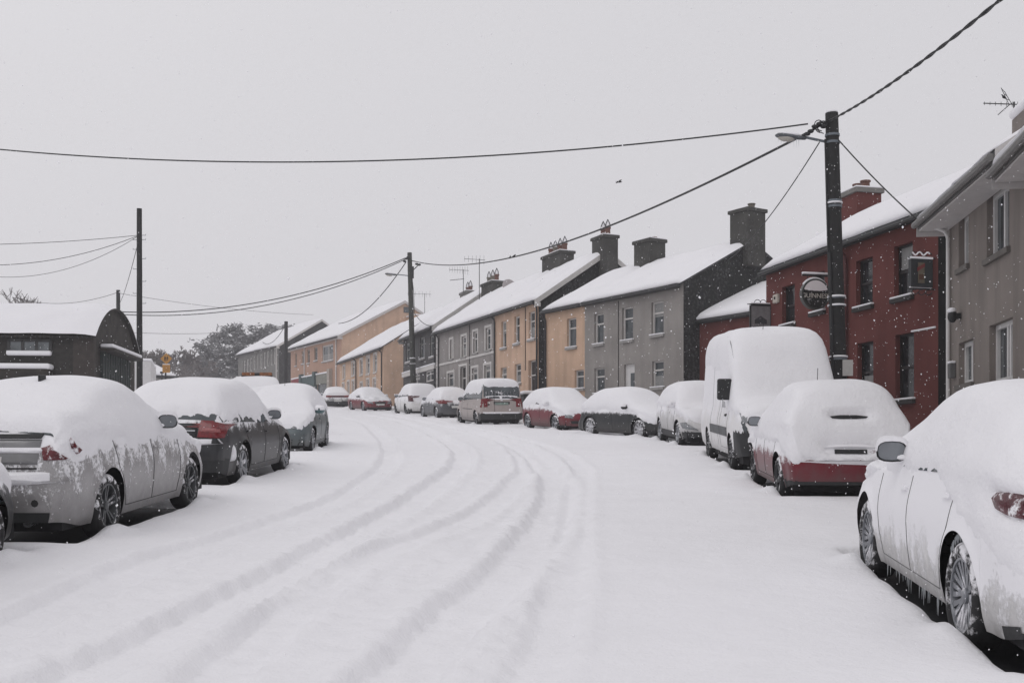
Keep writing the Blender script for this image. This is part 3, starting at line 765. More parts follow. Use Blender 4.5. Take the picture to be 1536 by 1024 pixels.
    make_car('charcoal_car', 'charcoal estate car with one large red tail light, parked just beyond the silver saloon', 'car', 'estate',
        -5.04, 19.1, R(-2.5), False, (.034,.036,.039), .95, dict(side=[(0,.72),(1.2,.84),(1.45,.93),(2.6,.97),(3.6,.94),(4.2,.96),(4.72,1.0)], front=.6, rear=1.06, ts=.014, tt=.15, seed=3, rag=.14, blend=.15, smooth=7),
        spokes=7, dx=.05, h=.30, dust=(.75,.6), metallic=.4, extras=ex, style='plain', mir=(.0,.05), spec=dict(top=[(0,.46),(.02,.58),(.1,.68),(.3,.75),(1.15,.94),(1.35,1.0),(2.1,1.42),(2.45,1.51),(3.0,1.54),(3.7,1.51),(4.1,1.43),(4.45,1.16),(4.58,1.05),(4.68,.84),(4.72,.5)]))
    # pale blue hatch, faces us
    def ex(c, root, paint):
        mb = MB(); c.patch(mb, 'F', [(-.62,.24),(.62,.24),(.66,.34),(-.66,.34)], .01, 3, 6); mb.build('lower_grille', BLACK, root)
        mb = MB(); c.patch(mb, 'F', [(-.20,.50),(-.12,.42),(.12,.42),(.20,.50),(.16,.565),(-.16,.565)], .012, 3, 4); mb.build('grille', BLACK, root)
        mb = MB(); c.patch(mb, 'F', [(-.13,.49),(-.08,.45),(.08,.45),(.13,.49),(.10,.54),(-.10,.54)], .022, 3, 4, .01); mb.build('badge', CHROME, root, smooth=True)
        lamps(c, root, 'F', [(.48,.62),(.72,.66),(.70,.76),(.50,.72)], LAMPCL, 'headlight')
        mb = MB(); c.patch(mb, 'F', [(-.66,.365),(.66,.365),(.66,.38),(-.66,.38)], .012, 3, 6); mb.build('bumper_seam', SEAM, root)
        p, n = c.hit('T', 1.95, .0); mb = MB(); mb.tube([p, p+Vector((-.16,0,.24))], .006, 5); mb.build('roof_aerial', BLACK, root)
    make_car('pale_blue_car', 'pale blue small hatchback facing down the street, snow over its bonnet and windscreen', 'car', 'hatch',
        -5.52, 27.6, R(2), True, (.115,.14,.147), .95, dict(side=[(0,.60),(.9,.75),(1.5,.92),(3.2,.96),(4.05,.9)], front=.60, rear=.8, ts=.014, tt=.17, seed=4, rag=.10, smooth=8),
        spokes=7, dx=.06, h=.30, dust=(.7,.5), metallic=.3, extras=ex, style='plain', mir_mat=mat_dusted('blue_mirror', (.10,.17,.18), .25, 14, .4, up=.2))
    # car cut by the left edge
    make_car('dark_hatchback', 'dark hatchback behind the silver saloon, only its front wheel and snowy wing in view', 'car', 'hatch',
        -5.22, 8.25, R(-1), False, (.03,.032,.035), .70, dict(side=[(0,.52),(.5,.66),(.9,.70),(1.3,.76),(4,.9)], front=.5, rear=.8, ts=.014, tt=.14, seed=5, rag=.08, smooth=6),
        spokes=7, dx=.06, h=.25, style='plain')
    # red hatch, right, tail towards us
    def ex(c, root, paint):
        L = c.L
        plate(c, root, 'B', -.22, .22, .715, .77, BLACK, 'number_plate_recess', .02)
        mb = MB(); c.patch(mb, 'B', [(-.36,.795),(0,.80),(.36,.795),(.20,.835),(-.20,.835)], .03, 3, 6, .01); mb.build('boot_handle', paint, root, smooth=True)
        mb = MB(); c.patch(mb, 'B', [(-.30,1.205),(-.1,1.19),(.1,1.19),(.27,1.205),(.1,1.225),(-.12,1.225)], .03, 3, 6, .01); mb.build('spoiler_gap', BLACK, root)
        g = c.shell(lambda X,Y,Z,n: X > c.ax[1]+c.Ra+.03 and Z < .33, .006); g.build('rear_bumper', BLACK, root, smooth='all')
        side_lamps(c, root, [(L-.32,.86),(L-.08,.84),(L-.12,1.02),(L-.30,1.0)], LAMPRED, 'tail_light')
        p, n = c.hit('T', 2.3, .12); mb = MB(); mb.tube([p, p+Vector((-.02,0,.40))], .005, 5); mb.build('roof_aerial', BLACK, root)
    def keep(x, y, z, n):
        if n.x > -.35: return 1.
        a = max(abs(y)/.36, abs(z-.765)/.062); b = max(abs(y+.02)/.27, abs(z-1.205)/.035)
        return sstep(.8,1.25,min(a,b))
    make_car('red_car', 'red hatchback with its tail showing in front of the high van, snow above its bumper', 'car', 'mpv',
        4.84, 17.8, R(-4), False, (.155,.012,.022), .64, dict(side=[(0,.55),(.9,.68),(1.3,.78),(3.5,.80),(4.0,.62),(4.2,.56)], front=.6, rear=.56, ts=.035, tt=.18, seed=6, rag=.07, smooth=6, blend=.07, keep=keep, lump=.03),
        spokes=5, style='plain', dx=.045, h=.22, dust=(.6,.5), metallic=.15, extras=ex, spec=dict(L=4.15, W=1.80, wb=2.55, wr=.70, top=[(0,.50),(.02,.62),(.08,.72),(.25,.80),(.9,.96),(1.05,1.0),(1.8,1.42),(2.1,1.50),(2.6,1.57),(3.3,1.54),(3.62,1.46),(3.92,1.14),(4.03,.98),(4.11,.80),(4.15,.55)]), rim=RIMDARK)
    # high white van, faces us
    def ex(c, root, paint):
        lamps(c, root, 'F', [(.60,.93),(.93,.97),(.95,1.20),(.80,1.20),(.62,1.08)], LAMPCL, 'headlight', .03, .01)
        g = c.shell(lambda X,Y,Z,n: X < c.ax[0]-c.Ra-.03 and Z < .80, .012); g.build('front_bumper', BLACK, root, smooth='all')
        mb = MB(); c.patch(mb, 'F', [(-.55,.84),(.55,.84),(.55,1.02),(-.55,1.02)], .012, 4, 6); mb.build('grille', BLACK, root)
        mb = MB(); c.patch(mb, 'F', [(-.98,.76),(.98,.76),(.96,.86),(-.96,.86)], .02, 5, 8, .09); mb.build('bumper_snow', SNC, root, smooth='all')
        for f in 'LR':
            for x0, x1 in ((1.45,2.42),(2.48,3.9)):
                mb = MB(); c.patch(mb, f, [(x0,.66),(x1,.66),(x1,.84),(x0,.84)], .014, 3, 6); mb.build('side_moulding', mat_dusted('grey_moulding', (.10,.105,.11), .30, 14, .7), root)
            mb = MB(); c.patch(mb, f, [(1.60,1.06),(1.78,1.05),(1.78,1.09),(1.60,1.10)], .025, 2, 3); mb.build('door_handle', BLACK, root)
            mb = MB(); c.patch(mb, f, [(1.55,1.90),(1.62,1.88),(1.62,1.95),(1.56,1.96)], .02, 2, 3); mb.build('window_gap', BLACK, root)
        for f in 'LR':
            mb = MB(); sg = 1 if f == 'L' else -1; p, n = c.hit(f, 1.42, 1.40)
            mb.box((p.x-.07,p.y-.02*sg if sg>0 else p.y-.26,p.z-.02),(p.x+.10,p.y+.26 if sg>0 else p.y+.02,p.z+.40))
            h = mb.build('mirror', mat_dusted('van_mirror', (.012,.013,.014), .26, 16, .6), root, bevel=.04)
            g = MB(); y0 = p.y+(.04 if sg>0 else -.23); g.box((p.x-.082,y0,p.z+.03),(p.x-.076,y0+.19,p.z+.34)); g.build('mirror_glass', MIRG, h)
        p, n = c.hit('T', 2.2, -.25); mb = MB(); mb.tube([p+Vector((0,0,.05)), p+Vector((.12,0,.36))], .006, 5); mb.build('roof_aerial', BLACK, root)
        mb = MB(); mb.tube([(-c.L/2+.6,.2,2.52),(-c.L/2+.6,.2,2.55)], .03, 6); mb.build('roof_vent', BLACK, root)
    make_car('white_van', 'tall white panel van wrapped in snow, with black door mirror and black front bumper', 'van', 'bigvan',
        5.38, 23.9, R(-2.5), True, (.80,.79,.79), 1.0, dict(side=[(0,.92),(1.0,1.10),(1.4,1.12),(2.4,1.22),(2.55,1.5),(3.0,1.9),(5.7,2.1)], front=.98, rear=1.6, ts=.035, tt=.16, seed=7, rag=.09, smooth=8),
        spokes=6, style='plain', dx=.07, h=1.1, dust=(.6,.4), metallic=0, extras=ex, mirrors='', rim=RIMDARK, grime=.2, seam=mat_basic('van_shut_line', (.20,.20,.20), .8, .1, 5, bstr=0), spec=dict(W=2.14, top=[(0,.55),(.03,.88),(.14,1.08),(.75,1.30),(.9,1.36),(1.60,2.28),(1.95,2.60),(2.4,2.72),(5.3,2.72),(5.58,2.63),(5.66,2.3),(5.69,1.2),(5.70,.5)]))
    # white crossover, faces us
    def ex(c, root, paint):
        g = c.shell(lambda X,Y,Z,n: X < c.ax[0]-c.Ra-.03 and Z < .46, .008); g.build('front_bumper', BLACK, root, smooth='all')
        for f in 'LR':
            g = c.shell(lambda X,Y,Z,n: c.ax[0]+c.Ra+.02 < X < c.ax[1]-c.Ra-.02 and Z < .44 and (Y > 0) == (f == 'L'), .008); g.build('sill_cladding', BLACK, root, smooth='all')
        lamps(c, root, 'F', [(.52,.50),(.80,.53),(.86,.66),(.72,.64)], LAMPCL, 'headlight', .05)
        side_lamps(c, root, [(.10,.54),(.30,.55),(.48,.68),(.20,.70)], LAMPCL, 'headlight', .04)
    make_car('white_crossover', 'white crossover with black sills, parked behind the high van', 'car', 'suv',
        5.28, 31.9, R(3), True, (.60,.59,.59), .86, dict(side=[(0,.72),(.9,.86),(1.4,.98),(3.6,1.0),(4.45,1.0)], front=.66, rear=.8, ts=.035, tt=.15, seed=8, rag=.10, smooth=7),
        spokes=7, style='plain', dx=.06, h=.5, dust=(.7,.4), metallic=0, extras=ex, grime=.2)
    # black hatch
    def ex(c, root, paint):
        lamps(c, root, 'B', [(.52,.88),(.82,.88),(.80,1.03),(.56,1.03)], LAMPRED, 'tail_light')
        side_lamps(c, root, [(c.L-.30,.90),(c.L-.07,.87),(c.L-.10,1.0),(c.L-.28,1.0)], LAMPDK, 'tail_light', .05)
        mb = MB(); c.patch(mb, 'R', [(1.75,1.02),(2.05,1.10),(2.55,1.12),(2.55,1.15),(2.0,1.14),(1.72,1.06)], .055, 3, 6); mb.build('window_gap', BLACK, root)
        lamps(c, root, 'F', [(.50,.64),(.78,.68),(.76,.78),(.52,.74)], LAMPCL, 'headlight')
        valance(c, root, .32, 'front', name='front_bumper')
    def keep(x, y, z, n):
        return 1.
    make_car('black_car', 'black hatchback with bright alloy wheels, parked askew in front of the grey house', 'car', 'hatch',
        3.92, 36.2, R(31), True, (.016,.019,.021), .80, dict(side=[(0,.50),(.5,.55),(.9,.66),(1.15,.80),(3.2,.84),(3.6,.86),(4.2,.8)], front=.44, rear=.75, ts=.045, tt=.15, seed=9, rag=.11, smooth=7),
        spokes=8, style='plain', dx=.06, h=.16, dust=(.5,.4), metallic=.1, extras=ex, rim=mat_dusted('bright_rim', (.5,.5,.52), .36, 9, .35, .5), spec=dict(L=4.25, wb=2.62), mir_mat=BLACK)
    # dark red hatch
    def ex(c, root, paint):
        mb = MB(); c.patch(mb, 'F', [(-.55,.34),(.55,.34),(.60,.44),(-.60,.44)], .012, 3, 6); mb.build('grille', BLACK, root)
        lamps(c, root, 'F', [(.50,.52),(.74,.55),(.72,.66),(.52,.62)], LAMPCL, 'headlight', .03)
        valance(c, root, .28, 'front', name='front_bumper')
    make_car('dark_red_car', 'dark red hatchback with ragged snow, between the black hatchback and the beige van', 'car', 'hatch',
        1.85, 41.8, R(22), True, (.17,.014,.024), .80, dict(side=[(0,.55),(.7,.60),(1.0,.68),(1.3,.80),(2.6,.88),(3.4,.86),(4.05,.7)], front=.56, rear=.7, ts=.014, tt=.15, seed=10, rag=.16, smooth=7),
        spokes=5, style='plain', dx=.06, h=.22, dust=(.6,.5), metallic=.15, extras=ex, rim=RIMMAT)
    # beige small van, tail to us
    def ex(c, root, paint):
        L = c.L
        lamps(c, root, 'B', [(.60,.82),(.76,.82),(.755,1.16),(.60,1.16)], LAMPRED, 'tail_light', .012, .006)
        side_lamps(c, root, [(L-.10,.82),(L-.015,.80),(L-.02,1.16),(L-.08,1.16)], LAMPRED, 'tail_light', .01, .004)
        mb = MB(); c.patch(mb, 'B', [(-.34,.93),(.34,.93),(.34,1.03),(-.34,1.03)], .012, 3, 6); mb.build('plate_recess', BLACK, root)
        plate(c, root, 'B', -.27, .27, .90, 1.00, mat_basic('grimy_plate', (.20,.26,.23), .6, .2, 12), 'number_plate', .018)
        mb = MB(); c.patch(mb, 'B', [(.50,.91),(.555,.88),(.61,.91),(.555,.965)], .014, 2, 4); mb.build('badge', SEAM, root)
        g = c.shell(lambda X,Y,Z,n: X > L-.35 and Z < .56 and X > c.ax[1]+c.Ra+.02, .02); g.build('rear_bumper', BLACK, root, smooth='all')
        mb = MB(); c.patch(mb, 'B', [(-.88,.55),(.88,.55),(.87,.62),(-.87,.62)], .02, 4, 8, .05); mb.build('bumper_snow', SNC, root, smooth='all')
        mb = MB(); c.strip(mb, 'B', [(.30,.60),(.30,1.65)], .008); mb.build('door_gap', SEAM, root)
        mb = MB(); c.patch(mb, 'B', [(-.05,1.06),(.03,1.06),(.10,1.24),(.0,1.24)], .02, 3, 4, .05); mb.build('snow_clump', SNC, root, smooth='all')
        mb = MB(); c.patch(mb, 'B', [(-.68,1.12),(.68,1.12),(.64,1.52),(-.64,1.52)], .004, 5, 6); mb.build('rear_window', mat_dusted('snowy_glass', (.03,.033,.036), .64, 7, .2, zs=.22), root)
        for f in 'LR':
            mb = MB(); c.strip(mb, f, [(1.55,.72),(c.ax[1]-c.Ra-.08,.72)], .014); mb.build('side_moulding', BLACK, root)
    make_car('beige_van', 'beige small delivery van seen from behind with a half clear rear window', 'van', 'smallvan',
        -1.05, 47.9, R(17), False, (.40,.35,.33), 1.55, dict(side=[(0,.75),(1.0,1.0),(1.5,1.18),(2.0,1.25),(4.1,1.24),(4.4,1.4)], front=.8, rear=1.50, ts=.014, tt=.15, seed=11, rag=.10, smooth=7),
        spokes=5, style='plain', dx=.06, h=.55, dust=(.4,.35), metallic=.1, extras=ex, spec=dict(boxy=True), rim=RIMDARK)
    # grey hatch, tail to us
    def ex(c, root, paint):
        L = c.L
        lamps(c, root, 'B', [(.45,.80),(.82,.80),(.84,.95),(.60,.98)], LAMPRED, 'tail_light', .03)
        side_lamps(c, root, [(L-.35,.84),(L-.07,.80),(L-.10,.95),(L-.30,.94)], LAMPRED, 'tail_light', .03)
        plate(c, root, 'B', -.25, .25, .60, .70)
        valance(c, root, .36, 'rear', name='rear_bumper')
    make_car('grey_car', 'grey hatchback with a red tail light, parked just up the hill from the beige van', 'car', 'hatch',
        -3.40, 57.4, R(20), False, (.10,.105,.115), .82, dict(side=[(0,.6),(.9,.70),(1.3,.85),(3.2,.90),(4.05,.9)], front=.6, rear=.96, ts=.014, tt=.15, seed=12, rag=.12, smooth=6),
        spokes=6, style='plain', dx=.07, h=.3, dust=(.6,.5), metallic=.4, extras=ex)
    def ex(c, root, paint):
        L = c.L
        mb = MB(); c.patch(mb, 'B', [(-.58,1.40),(.58,1.40),(.56,1.50),(-.56,1.50)], .05, 3, 6); mb.build('rear_window_gap', BLACK, root)
        lamps(c, root, 'B', [(.62,.82),(.84,.82),(.82,1.12),(.68,1.14)], LAMPDK, 'tail_light', .035)
        side_lamps(c, root, [(L-.20,.86),(L-.06,.84),(L-.08,1.12),(L-.16,1.12)], LAMPDK, 'tail_light', .035)
        valance(c, root, .40, 'rear', name='rear_bumper')
    make_car('white_minivan', 'white people carrier with a dark slot under its roof spoiler, beyond the grey hatchback', 'car', 'mpv',
        -5.55, 65.2, R(18), False, (.76,.75,.745), .8, dict(side=[(0,.7),(.9,.85),(1.4,1.0),(3.6,1.08),(4.4,1.0)], front=.7, rear=.85, ts=.014, tt=.16, seed=13, rag=.10, smooth=6),
        spokes=6, style='plain', dx=.075, h=.4, dust=(.6,.4), metallic=0, extras=ex, rim=RIMDARK)
    def ex(c, root, paint):
        mb = MB(); c.patch(mb, 'F', [(-.40,.55),(.40,.55),(.34,.66),(-.34,.66)], .02, 3, 6); mb.build('grille', BLACK, root)
        plate(c, root, 'F', -.27, .27, .44, .54)
        lamps(c, root, 'F', [(.46,.52),(.78,.58),(.80,.68),(.50,.62)], LAMPCL, 'headlight', .03)
        valance(c, root, .32, 'front', name='front_bumper')
    make_car('red_saloon', 'red saloon on the far bend in front of the low orange house', 'car', 'saloon',
        -9.35, 74.5, R(24), True, (.20,.018,.026), .80, dict(side=[(0,.66),(1.0,.74),(1.5,.88),(4.0,.94),(4.7,.9)], front=.66, rear=.8, ts=.014, tt=.16, seed=14, rag=.10, smooth=6),
        spokes=6, style='plain', dx=.08, h=.25, dust=(.6,.5), extras=ex, mir_mat=BLACK)
    def ex(c, root, paint):
        mb = MB(); c.patch(mb, 'B', [(-.82,.84),(.82,.84),(.80,.97),(-.80,.97)], .03, 4, 8); mb.build('tail_light_band', LAMPDK, root)
        lamps(c, root, 'B', [(.45,.845),(.83,.845),(.81,.965),(.50,.965)], LAMPRED, 'tail_light', .05)
        plate(c, root, 'B', -.27, .27, .52, .64)
        valance(c, root, .56, 'rear', name='rear_bumper')
    make_car('silver_saloon', 'small silver saloon with a dark red tail light band, beyond the red saloon', 'car', 'saloon',
        -13.5, 86.5, R(14), False, (.28,.28,.28), .7, dict(side=[(0,.6),(1.0,.72),(1.5,.85),(4.0,.9),(4.7,.8)], front=.6, rear=1.0, ts=.014, tt=.17, seed=15, rag=.08, smooth=6),
        spokes=6, style='plain', dx=.08, h=.4, dust=(.6,.5), extras=ex)
    make_car('snowbound_saloon', 'grey saloon almost hidden beyond the pale blue hatchback, roof and bonnet under snow', 'car', 'saloon',
        -14.8, 79.0, R(24), True, (.10,.11,.12), .7, dict(side=[(0,.6),(1.0,.72),(1.5,.85),(4.0,.9),(4.7,.8)], front=.5, rear=.8, ts=.035, tt=.18, seed=16, rag=.10, smooth=6),
        spokes=6, style='plain', dx=.09, h=.3, mir_mat=BLACK)
    make_car('buried_hatchback', 'hatchback buried in snow with only its roof hump showing behind the pale blue hatchback', 'car', 'hatch',
        -7.75, 36.6, R(8), False, (.12,.12,.13), .7, dict(side=[(0,.6),(1.0,.72),(1.5,.85),(4.0,.9)], front=.5, rear=.7, ts=.035, tt=.20, seed=17, rag=.10, smooth=6),
        spokes=6, style='plain', dx=.09, h=.3)
    # recovery truck with an amber bar on the cab
    def ex(c, root, paint):
        mb = MB(); mb.box((c.X(2.05)-.10,-.62,c.d['top'][8][1]+.05),(c.X(2.05)+.10,.62,c.d['top'][8][1]+.22)); lb = mb.build('light_bar', BLACK, root, bevel=.03)
        for y0, y1 in ((-.60,-.10),(.10,.60)):
            m2 = MB(); m2.box((c.X(2.05)-.115,y0,c.d['top'][8][1]+.10),(c.X(2.05)+.115,y1,c.d['top'][8][1]+.24)); m2.build('amber_lens', mat_basic('amber_lens', (.22,.085,.03), .4, .5, 9), lb, bevel=.02)
        lamps(c, root, 'F', [(.60,.85),(.88,.88),(.88,1.02),(.62,1.0)], LAMPCL, 'headlight', .03)
    make_car('recovery_van', 'white van with an amber light bar on its snowy roof, behind the charcoal estate', 'van', 'bigvan',
        -10.6, 47.0, R(18), True, (.58,.56,.55), 1.2, dict(side=[(0,.92),(1.0,1.10),(1.4,1.35),(2.2,1.6),(5.2,1.6)], front=.98, rear=1.4, ts=.035, tt=.12, seed=18, rag=.09, smooth=6),
        spokes=6, style='plain', dx=.09, h=.6, extras=ex, mirrors='', spec=dict(L=5.2, W=1.86, wb=3.1, top=[(0,.55),(.03,.85),(.14,1.0),(.8,1.18),(.95,1.22),(1.55,1.80),(1.8,1.93),(2.05,1.97),(2.4,1.98),(4.7,1.96),(5.1,1.86),(5.16,1.6),(5.19,1.1),(5.2,.5)]))
# ---------------------------------------------------------------- buildings
W_ORANGE = mat_render('orange_render', (.59,.415,.30), .17, .5)
W_ORANGE2 = mat_render('apricot_render', (.59,.415,.305), .17, .5)
W_ORANGE3 = mat_render('peach_render', (.44,.285,.215), .08, .15)
W_GREY = mat_render('grey_render', (.30,.282,.266), .2, .45)
W_GREY2 = mat_render('pale_grey_render', (.30,.28,.268), .18, .5)
W_RED = mat_render('oxblood_render', (.138,.047,.042), .18, .4)
W_TAUPE = mat_render('taupe_render', (.232,.205,.187), .16, .7)
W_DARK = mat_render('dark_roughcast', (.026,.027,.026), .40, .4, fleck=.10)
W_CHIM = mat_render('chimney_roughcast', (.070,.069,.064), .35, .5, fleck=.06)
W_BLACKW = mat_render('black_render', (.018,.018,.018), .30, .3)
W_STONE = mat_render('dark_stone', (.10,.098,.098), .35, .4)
W_CONC = mat_render('concrete', (.20,.195,.185), .2, .3)
TRIM = mat_basic('pale_trim', (.55,.53,.51), .6, .1, 6)
SOFFIT = mat_basic('soffit_board', (.50,.48,.47), .6, .08, 5)
GUTTER = mat_basic('black_gutter', (.022,.023,.024), .5, .2, 8)
SILLM = mat_basic('stone_sill', (.30,.29,.28), .8, .15, 9)
DARKFR = mat_basic('dark_frame', (.016,.013,.013), .5, .2, 8)
POT = mat_basic('terracotta_pot', (.13,.065,.050), .8, .3, 9)
POTG = mat_basic('stone_pot', (.16,.145,.12), .8, .3, 9)
CURTAIN = mat_basic('net_curtain', (.24,.24,.235), .9, .15, 20, streak=True)

class House:
    """local frame: x along the street front towards the camera, y into the plot, z up"""
    def __init__(s, name, label, cat, Pr, Pl, depth, eave_px, ridge_rise, group='terraced houses along the street', over=.22, box=.08):
        s.Pr, s.Pl = Vector((*Pr,0)), Vector((*Pl,0)); d = s.Pr-s.Pl; s.len = d.length; s.dx = d.normalized()
        s.dy = Vector((-s.dx.y, s.dx.x, 0)); s.D = depth
        s.z0 = min(ground(*Pr), ground(*Pl))
        s.root = thing(name, label, cat, (Pl[0], Pl[1], s.z0), math.atan2(s.dx.y, s.dx.x), group)
        s.ez = s.c(*eave_px)[1]+over*ridge_rise/(depth/2)+box; s.rise = ridge_rise; s.holes = []; s.base = -1.2; s.rr = random.Random(name)
    def c(s, u, v, y=0.):
        """photo measurement -> (x, z) on the plane y metres behind the front"""
        dr = Vector(((u-768)/F, 1, (695-v)/F)); o = Vector((0,0,EYE.z)); n = s.dy
        t = (s.Pl + s.dy*y - o).dot(n)/dr.dot(n); p = o+dr*t
        return (p-s.Pl).dot(s.dx), p.z-s.z0
    def rect(s, u0, u1, vt, vb):
        um = (u0+u1)/2; x0 = s.c(u0,vt)[0]; x1 = s.c(u1,vt)[0]; return x0, s.c(um,vb)[1], x1, s.c(um,vt)[1]
    def window(s, u0, u1, vt, vb, **k): s.opening(*s.rect(u0,u1,vt,vb), **k)
    def opening(s, x0, z0, x1, z1, rev=.16, frame=TRIM, door=None, sash='T', sill=SILLM, surround=None, snow=True, fw=.06, curtain=False, glass=None, sproj=.09, name='window'):
        x0 = max(.05, x0); x1 = min(s.len-.05, x1); z1 = min(z1, s.ez-.12)
        if x1-x0 < .15: return
        s.holes.append((x0,z0,x1,z1,rev))
        mb = MB(); y0, y1 = rev-.05, rev+.02
        mb.box((x0,y0,z0),(x0+fw,y1,z1)); mb.box((x1-fw,y0,z0),(x1,y1,z1))
        mb.box((x0+fw,y0,z1-fw),(x1-fw,y1,z1)); mb.box((x0+fw,y0,z0),(x1-fw,y1,z0+fw))
        xm, zm = (x0+x1)/2, (z0+z1)/2
        if 'T' in sash: mb.box((x0+fw,y0+.006,lerp(z0,z1,.66)-.03),(x1-fw,y1-.006,lerp(z0,z1,.66)+.03))
        if 'M' in sash: mb.box((x0+fw,y0+.006,zm-.03),(x1-fw,y1-.006,zm+.03))
        if 'V' in sash: mb.box((xm-.035,y0+.004,z0+fw),(xm+.035,y1-.004,z1-fw))
        if 'P' in sash: mb.box((lerp(x0,x1,.62)-.035,y0+.004,z0+fw),(lerp(x0,x1,.62)+.035,y1-.004,z1-fw))
        w = mb.build('door' if door else name, frame, s.root)
        p = MB()
        if door:
            p.box((x0+fw,rev-.03,z0+fw),(x1-fw,rev+.01,z1-fw)); p.build('door_panel', door, w)
            if door is WHITEP:
                p = MB(); p.box((xm-.05,rev-.045,lerp(z0,z1,.45)),(xm+.20,rev-.034,lerp(z0,z1,.82))); p.build('door_glass', GLASS, w)
            p = MB(); p.box((x1-fw-.12,rev-.08,lerp(z0,z1,.48)),(x1-fw-.09,rev-.034,lerp(z0,z1,.54))); p.build('handle', CHROME, w)
        else:
            p.box((x0+fw,rev,z0+fw),(x1-fw,rev+.012,z1-fw)); p.build('pane', glass or GLASS, w)
            if not curtain and frame is TRIM: curtain = s.rr.choice((None,None,'low','high'))
            if curtain:
                p = MB(); a, b = (z0+fw, lerp(z0,z1,.45)) if curtain == 'low' else (lerp(z0,z1,.55), z1-fw)
                p.box((x0+fw+.01,rev-.012,a),(x1-fw-.01,rev-.004,b)); p.build('blind', CURTAIN, w)
            if sill:
                p = MB(); p.box((x0-.06,-sproj,z0-.09),(x1+.06,rev-.055,z0)); p.build('sill', sill, w)
                if snow:
                    p = MB(); p.box((x0-.06,-sproj-.005,z0+.003),(x1+.06,rev-.06,z0+.05)); p.build('sill_snow', SN, w, smooth=True, bevel=.03)
        if surround:
            q = MB(); t = .12
            q.box((x0-t,-.03,z0),(x0,.003,z1)); q.box((x1,-.03,z0),(x1+t,.003,z1)); q.box((x0-t,-.03,z1),(x1+t,.003,z1+t*1.1))
            q.build('surround', surround, w)
    def walls(s, mat, gable=None, back=None):
        L, E, B = s.len, s.ez, s.base
        xs = sorted({0, L, *[h[0] for h in s.holes], *[h[2] for h in s.holes]})
        zs = sorted({B, E, *[h[1] for h in s.holes], *[h[3] for h in s.holes]})
        mb = MB(); vid = {}
        def V(x, y, z):
            k = (round(x,4),round(y,4),round(z,4))
            if k not in vid: vid[k] = len(mb.v); mb.v.append((x,y,z))
            return vid[k]
        for x0, x1 in zip(xs, xs[1:]):
            for z0, z1 in zip(zs, zs[1:]):
                cx, cz = (x0+x1)/2, (z0+z1)/2
                if any(h[0] < cx < h[2] and h[1] < cz < h[3] for h in s.holes): continue
                mb.f.append((V(x0,0,z0),V(x1,0,z0),V(x1,0,z1),V(x0,0,z1)))
        for x0,z0,x1,z1,r in s.holes:
            r += .03
            mb.add([(x0,0,z0),(x0,0,z1),(x0,r,z1),(x0,r,z0),(x1,0,z0),(x1,0,z1),(x1,r,z1),(x1,r,z0)],
                   [(0,1,2,3),(4,7,6,5),(1,5,6,2),(0,3,7,4)])
        D = s.D; Rz = E+s.rise
        ng = len(mb.f)
        mb.f.append((V(L,D,B),V(0,D,B),V(0,D,E),V(L,D,E)))
        for x in (0, L): mb.f.append(tuple(V(*q) for q in ((x,0,B),(x,D,B),(x,D,E),(x,D/2,Rz-.05),(x,0,E))))
        o = mb.build('wall', mat, s.root)
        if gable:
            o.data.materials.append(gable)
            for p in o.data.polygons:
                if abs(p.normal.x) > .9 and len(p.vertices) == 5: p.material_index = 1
    def roof(s, over=.28, verge=.08, th=.16, barge=None, gutter=GUTTER, seed=0., xa=0., xb=None, snowmat=None, fascia=None, ends=(0,1)):
        L = s.len if xb is None else xb; D = s.D; E = s.ez; Rz = E+s.rise; k = s.rise/(D/2)
        mb = MB(); t = .07
        pts = [(-over,E-k*over),(D/2,Rz),(D+over,E-k*over),(D+over,E-k*over-t),(D/2,Rz-t*1.2),(-over,E-k*over-t)]
        x0, x1 = xa-verge, L+verge
        v = [(x0,y,z) for y,z in pts]+[(x1,y,z) for y,z in pts]
        mb.add(v, [(0,1,4,5),(1,2,3,4),(6,11,10,7),(7,10,9,8),(0,6,7,1),(1,7,8,2),(5,4,10,11),(4,3,9,10),(0,5,11,6),(2,8,9,3)])
        rf = mb.build('roof', SLATE, s.root)
        # snow lies on the slates as one rounded quilt
        prof = []; nrm = Vector((-k,1)).normalized()  # (y,z) normal of the front slope
        n = 14
        prof.append((-over-.005, E-k*over+.004, 0.))
        for i in range(n+1):
            q = i/n; prof.append((lerp(-over-.03, D/2, q), lerp(E-k*over-.02, Rz, q), sstep(0,.06,q)*.55+.45 if i else .5))
        m = len(prof)
        for i in range(n+1):
            q = 1-i/n
            if i: prof.append((D-lerp(-over-.03, D/2, q), lerp(E-k*over-.02, Rz, q), sstep(0,.06,q)*.55+.45))
        prof.append((D+over+.005, E-k*over+.004, 0.))
        K = len(prof); nx = max(6, int((x1-x0)/.22)); q = MB()
        for i in range(nx+1):
            x = lerp(x0-.03, x1+.03, i/nx); e = min(i, nx-i)
            endf = 0. if e == 0 else (.75 if e == 1 else 1)
            xx = x if e else (x0-.01 if i == 0 else x1+.01)
            for j, (y, z, f) in enumerate(prof):
                h = th*f*endf*(1+.28*nz((x*.55+seed,y*.6,seed))+.14*nz((x*2+seed,y*2,seed*2)))
                side = -1 if y < D/2 else 1
                ridge = 1-sstep(0,.5,abs(y-D/2))
                lip = side*(.035*nz((x*1.3,seed,3.))+.02*nz((x*4,seed,1.)))*(1 if (j < 3 or j > K-4) and e else 0)
                q.v.append((xx, y+side*h*.45*(1-ridge)*k+lip, z+h*(.92-.12*ridge)+.004))
        q.f = [(i*K+j, (i+1)*K+j, (i+1)*K+j+1, i*K+j+1) for i in range(nx) for j in range(K-1)]
        q.build('roof_snow', snowmat or SN, rf, smooth='all')
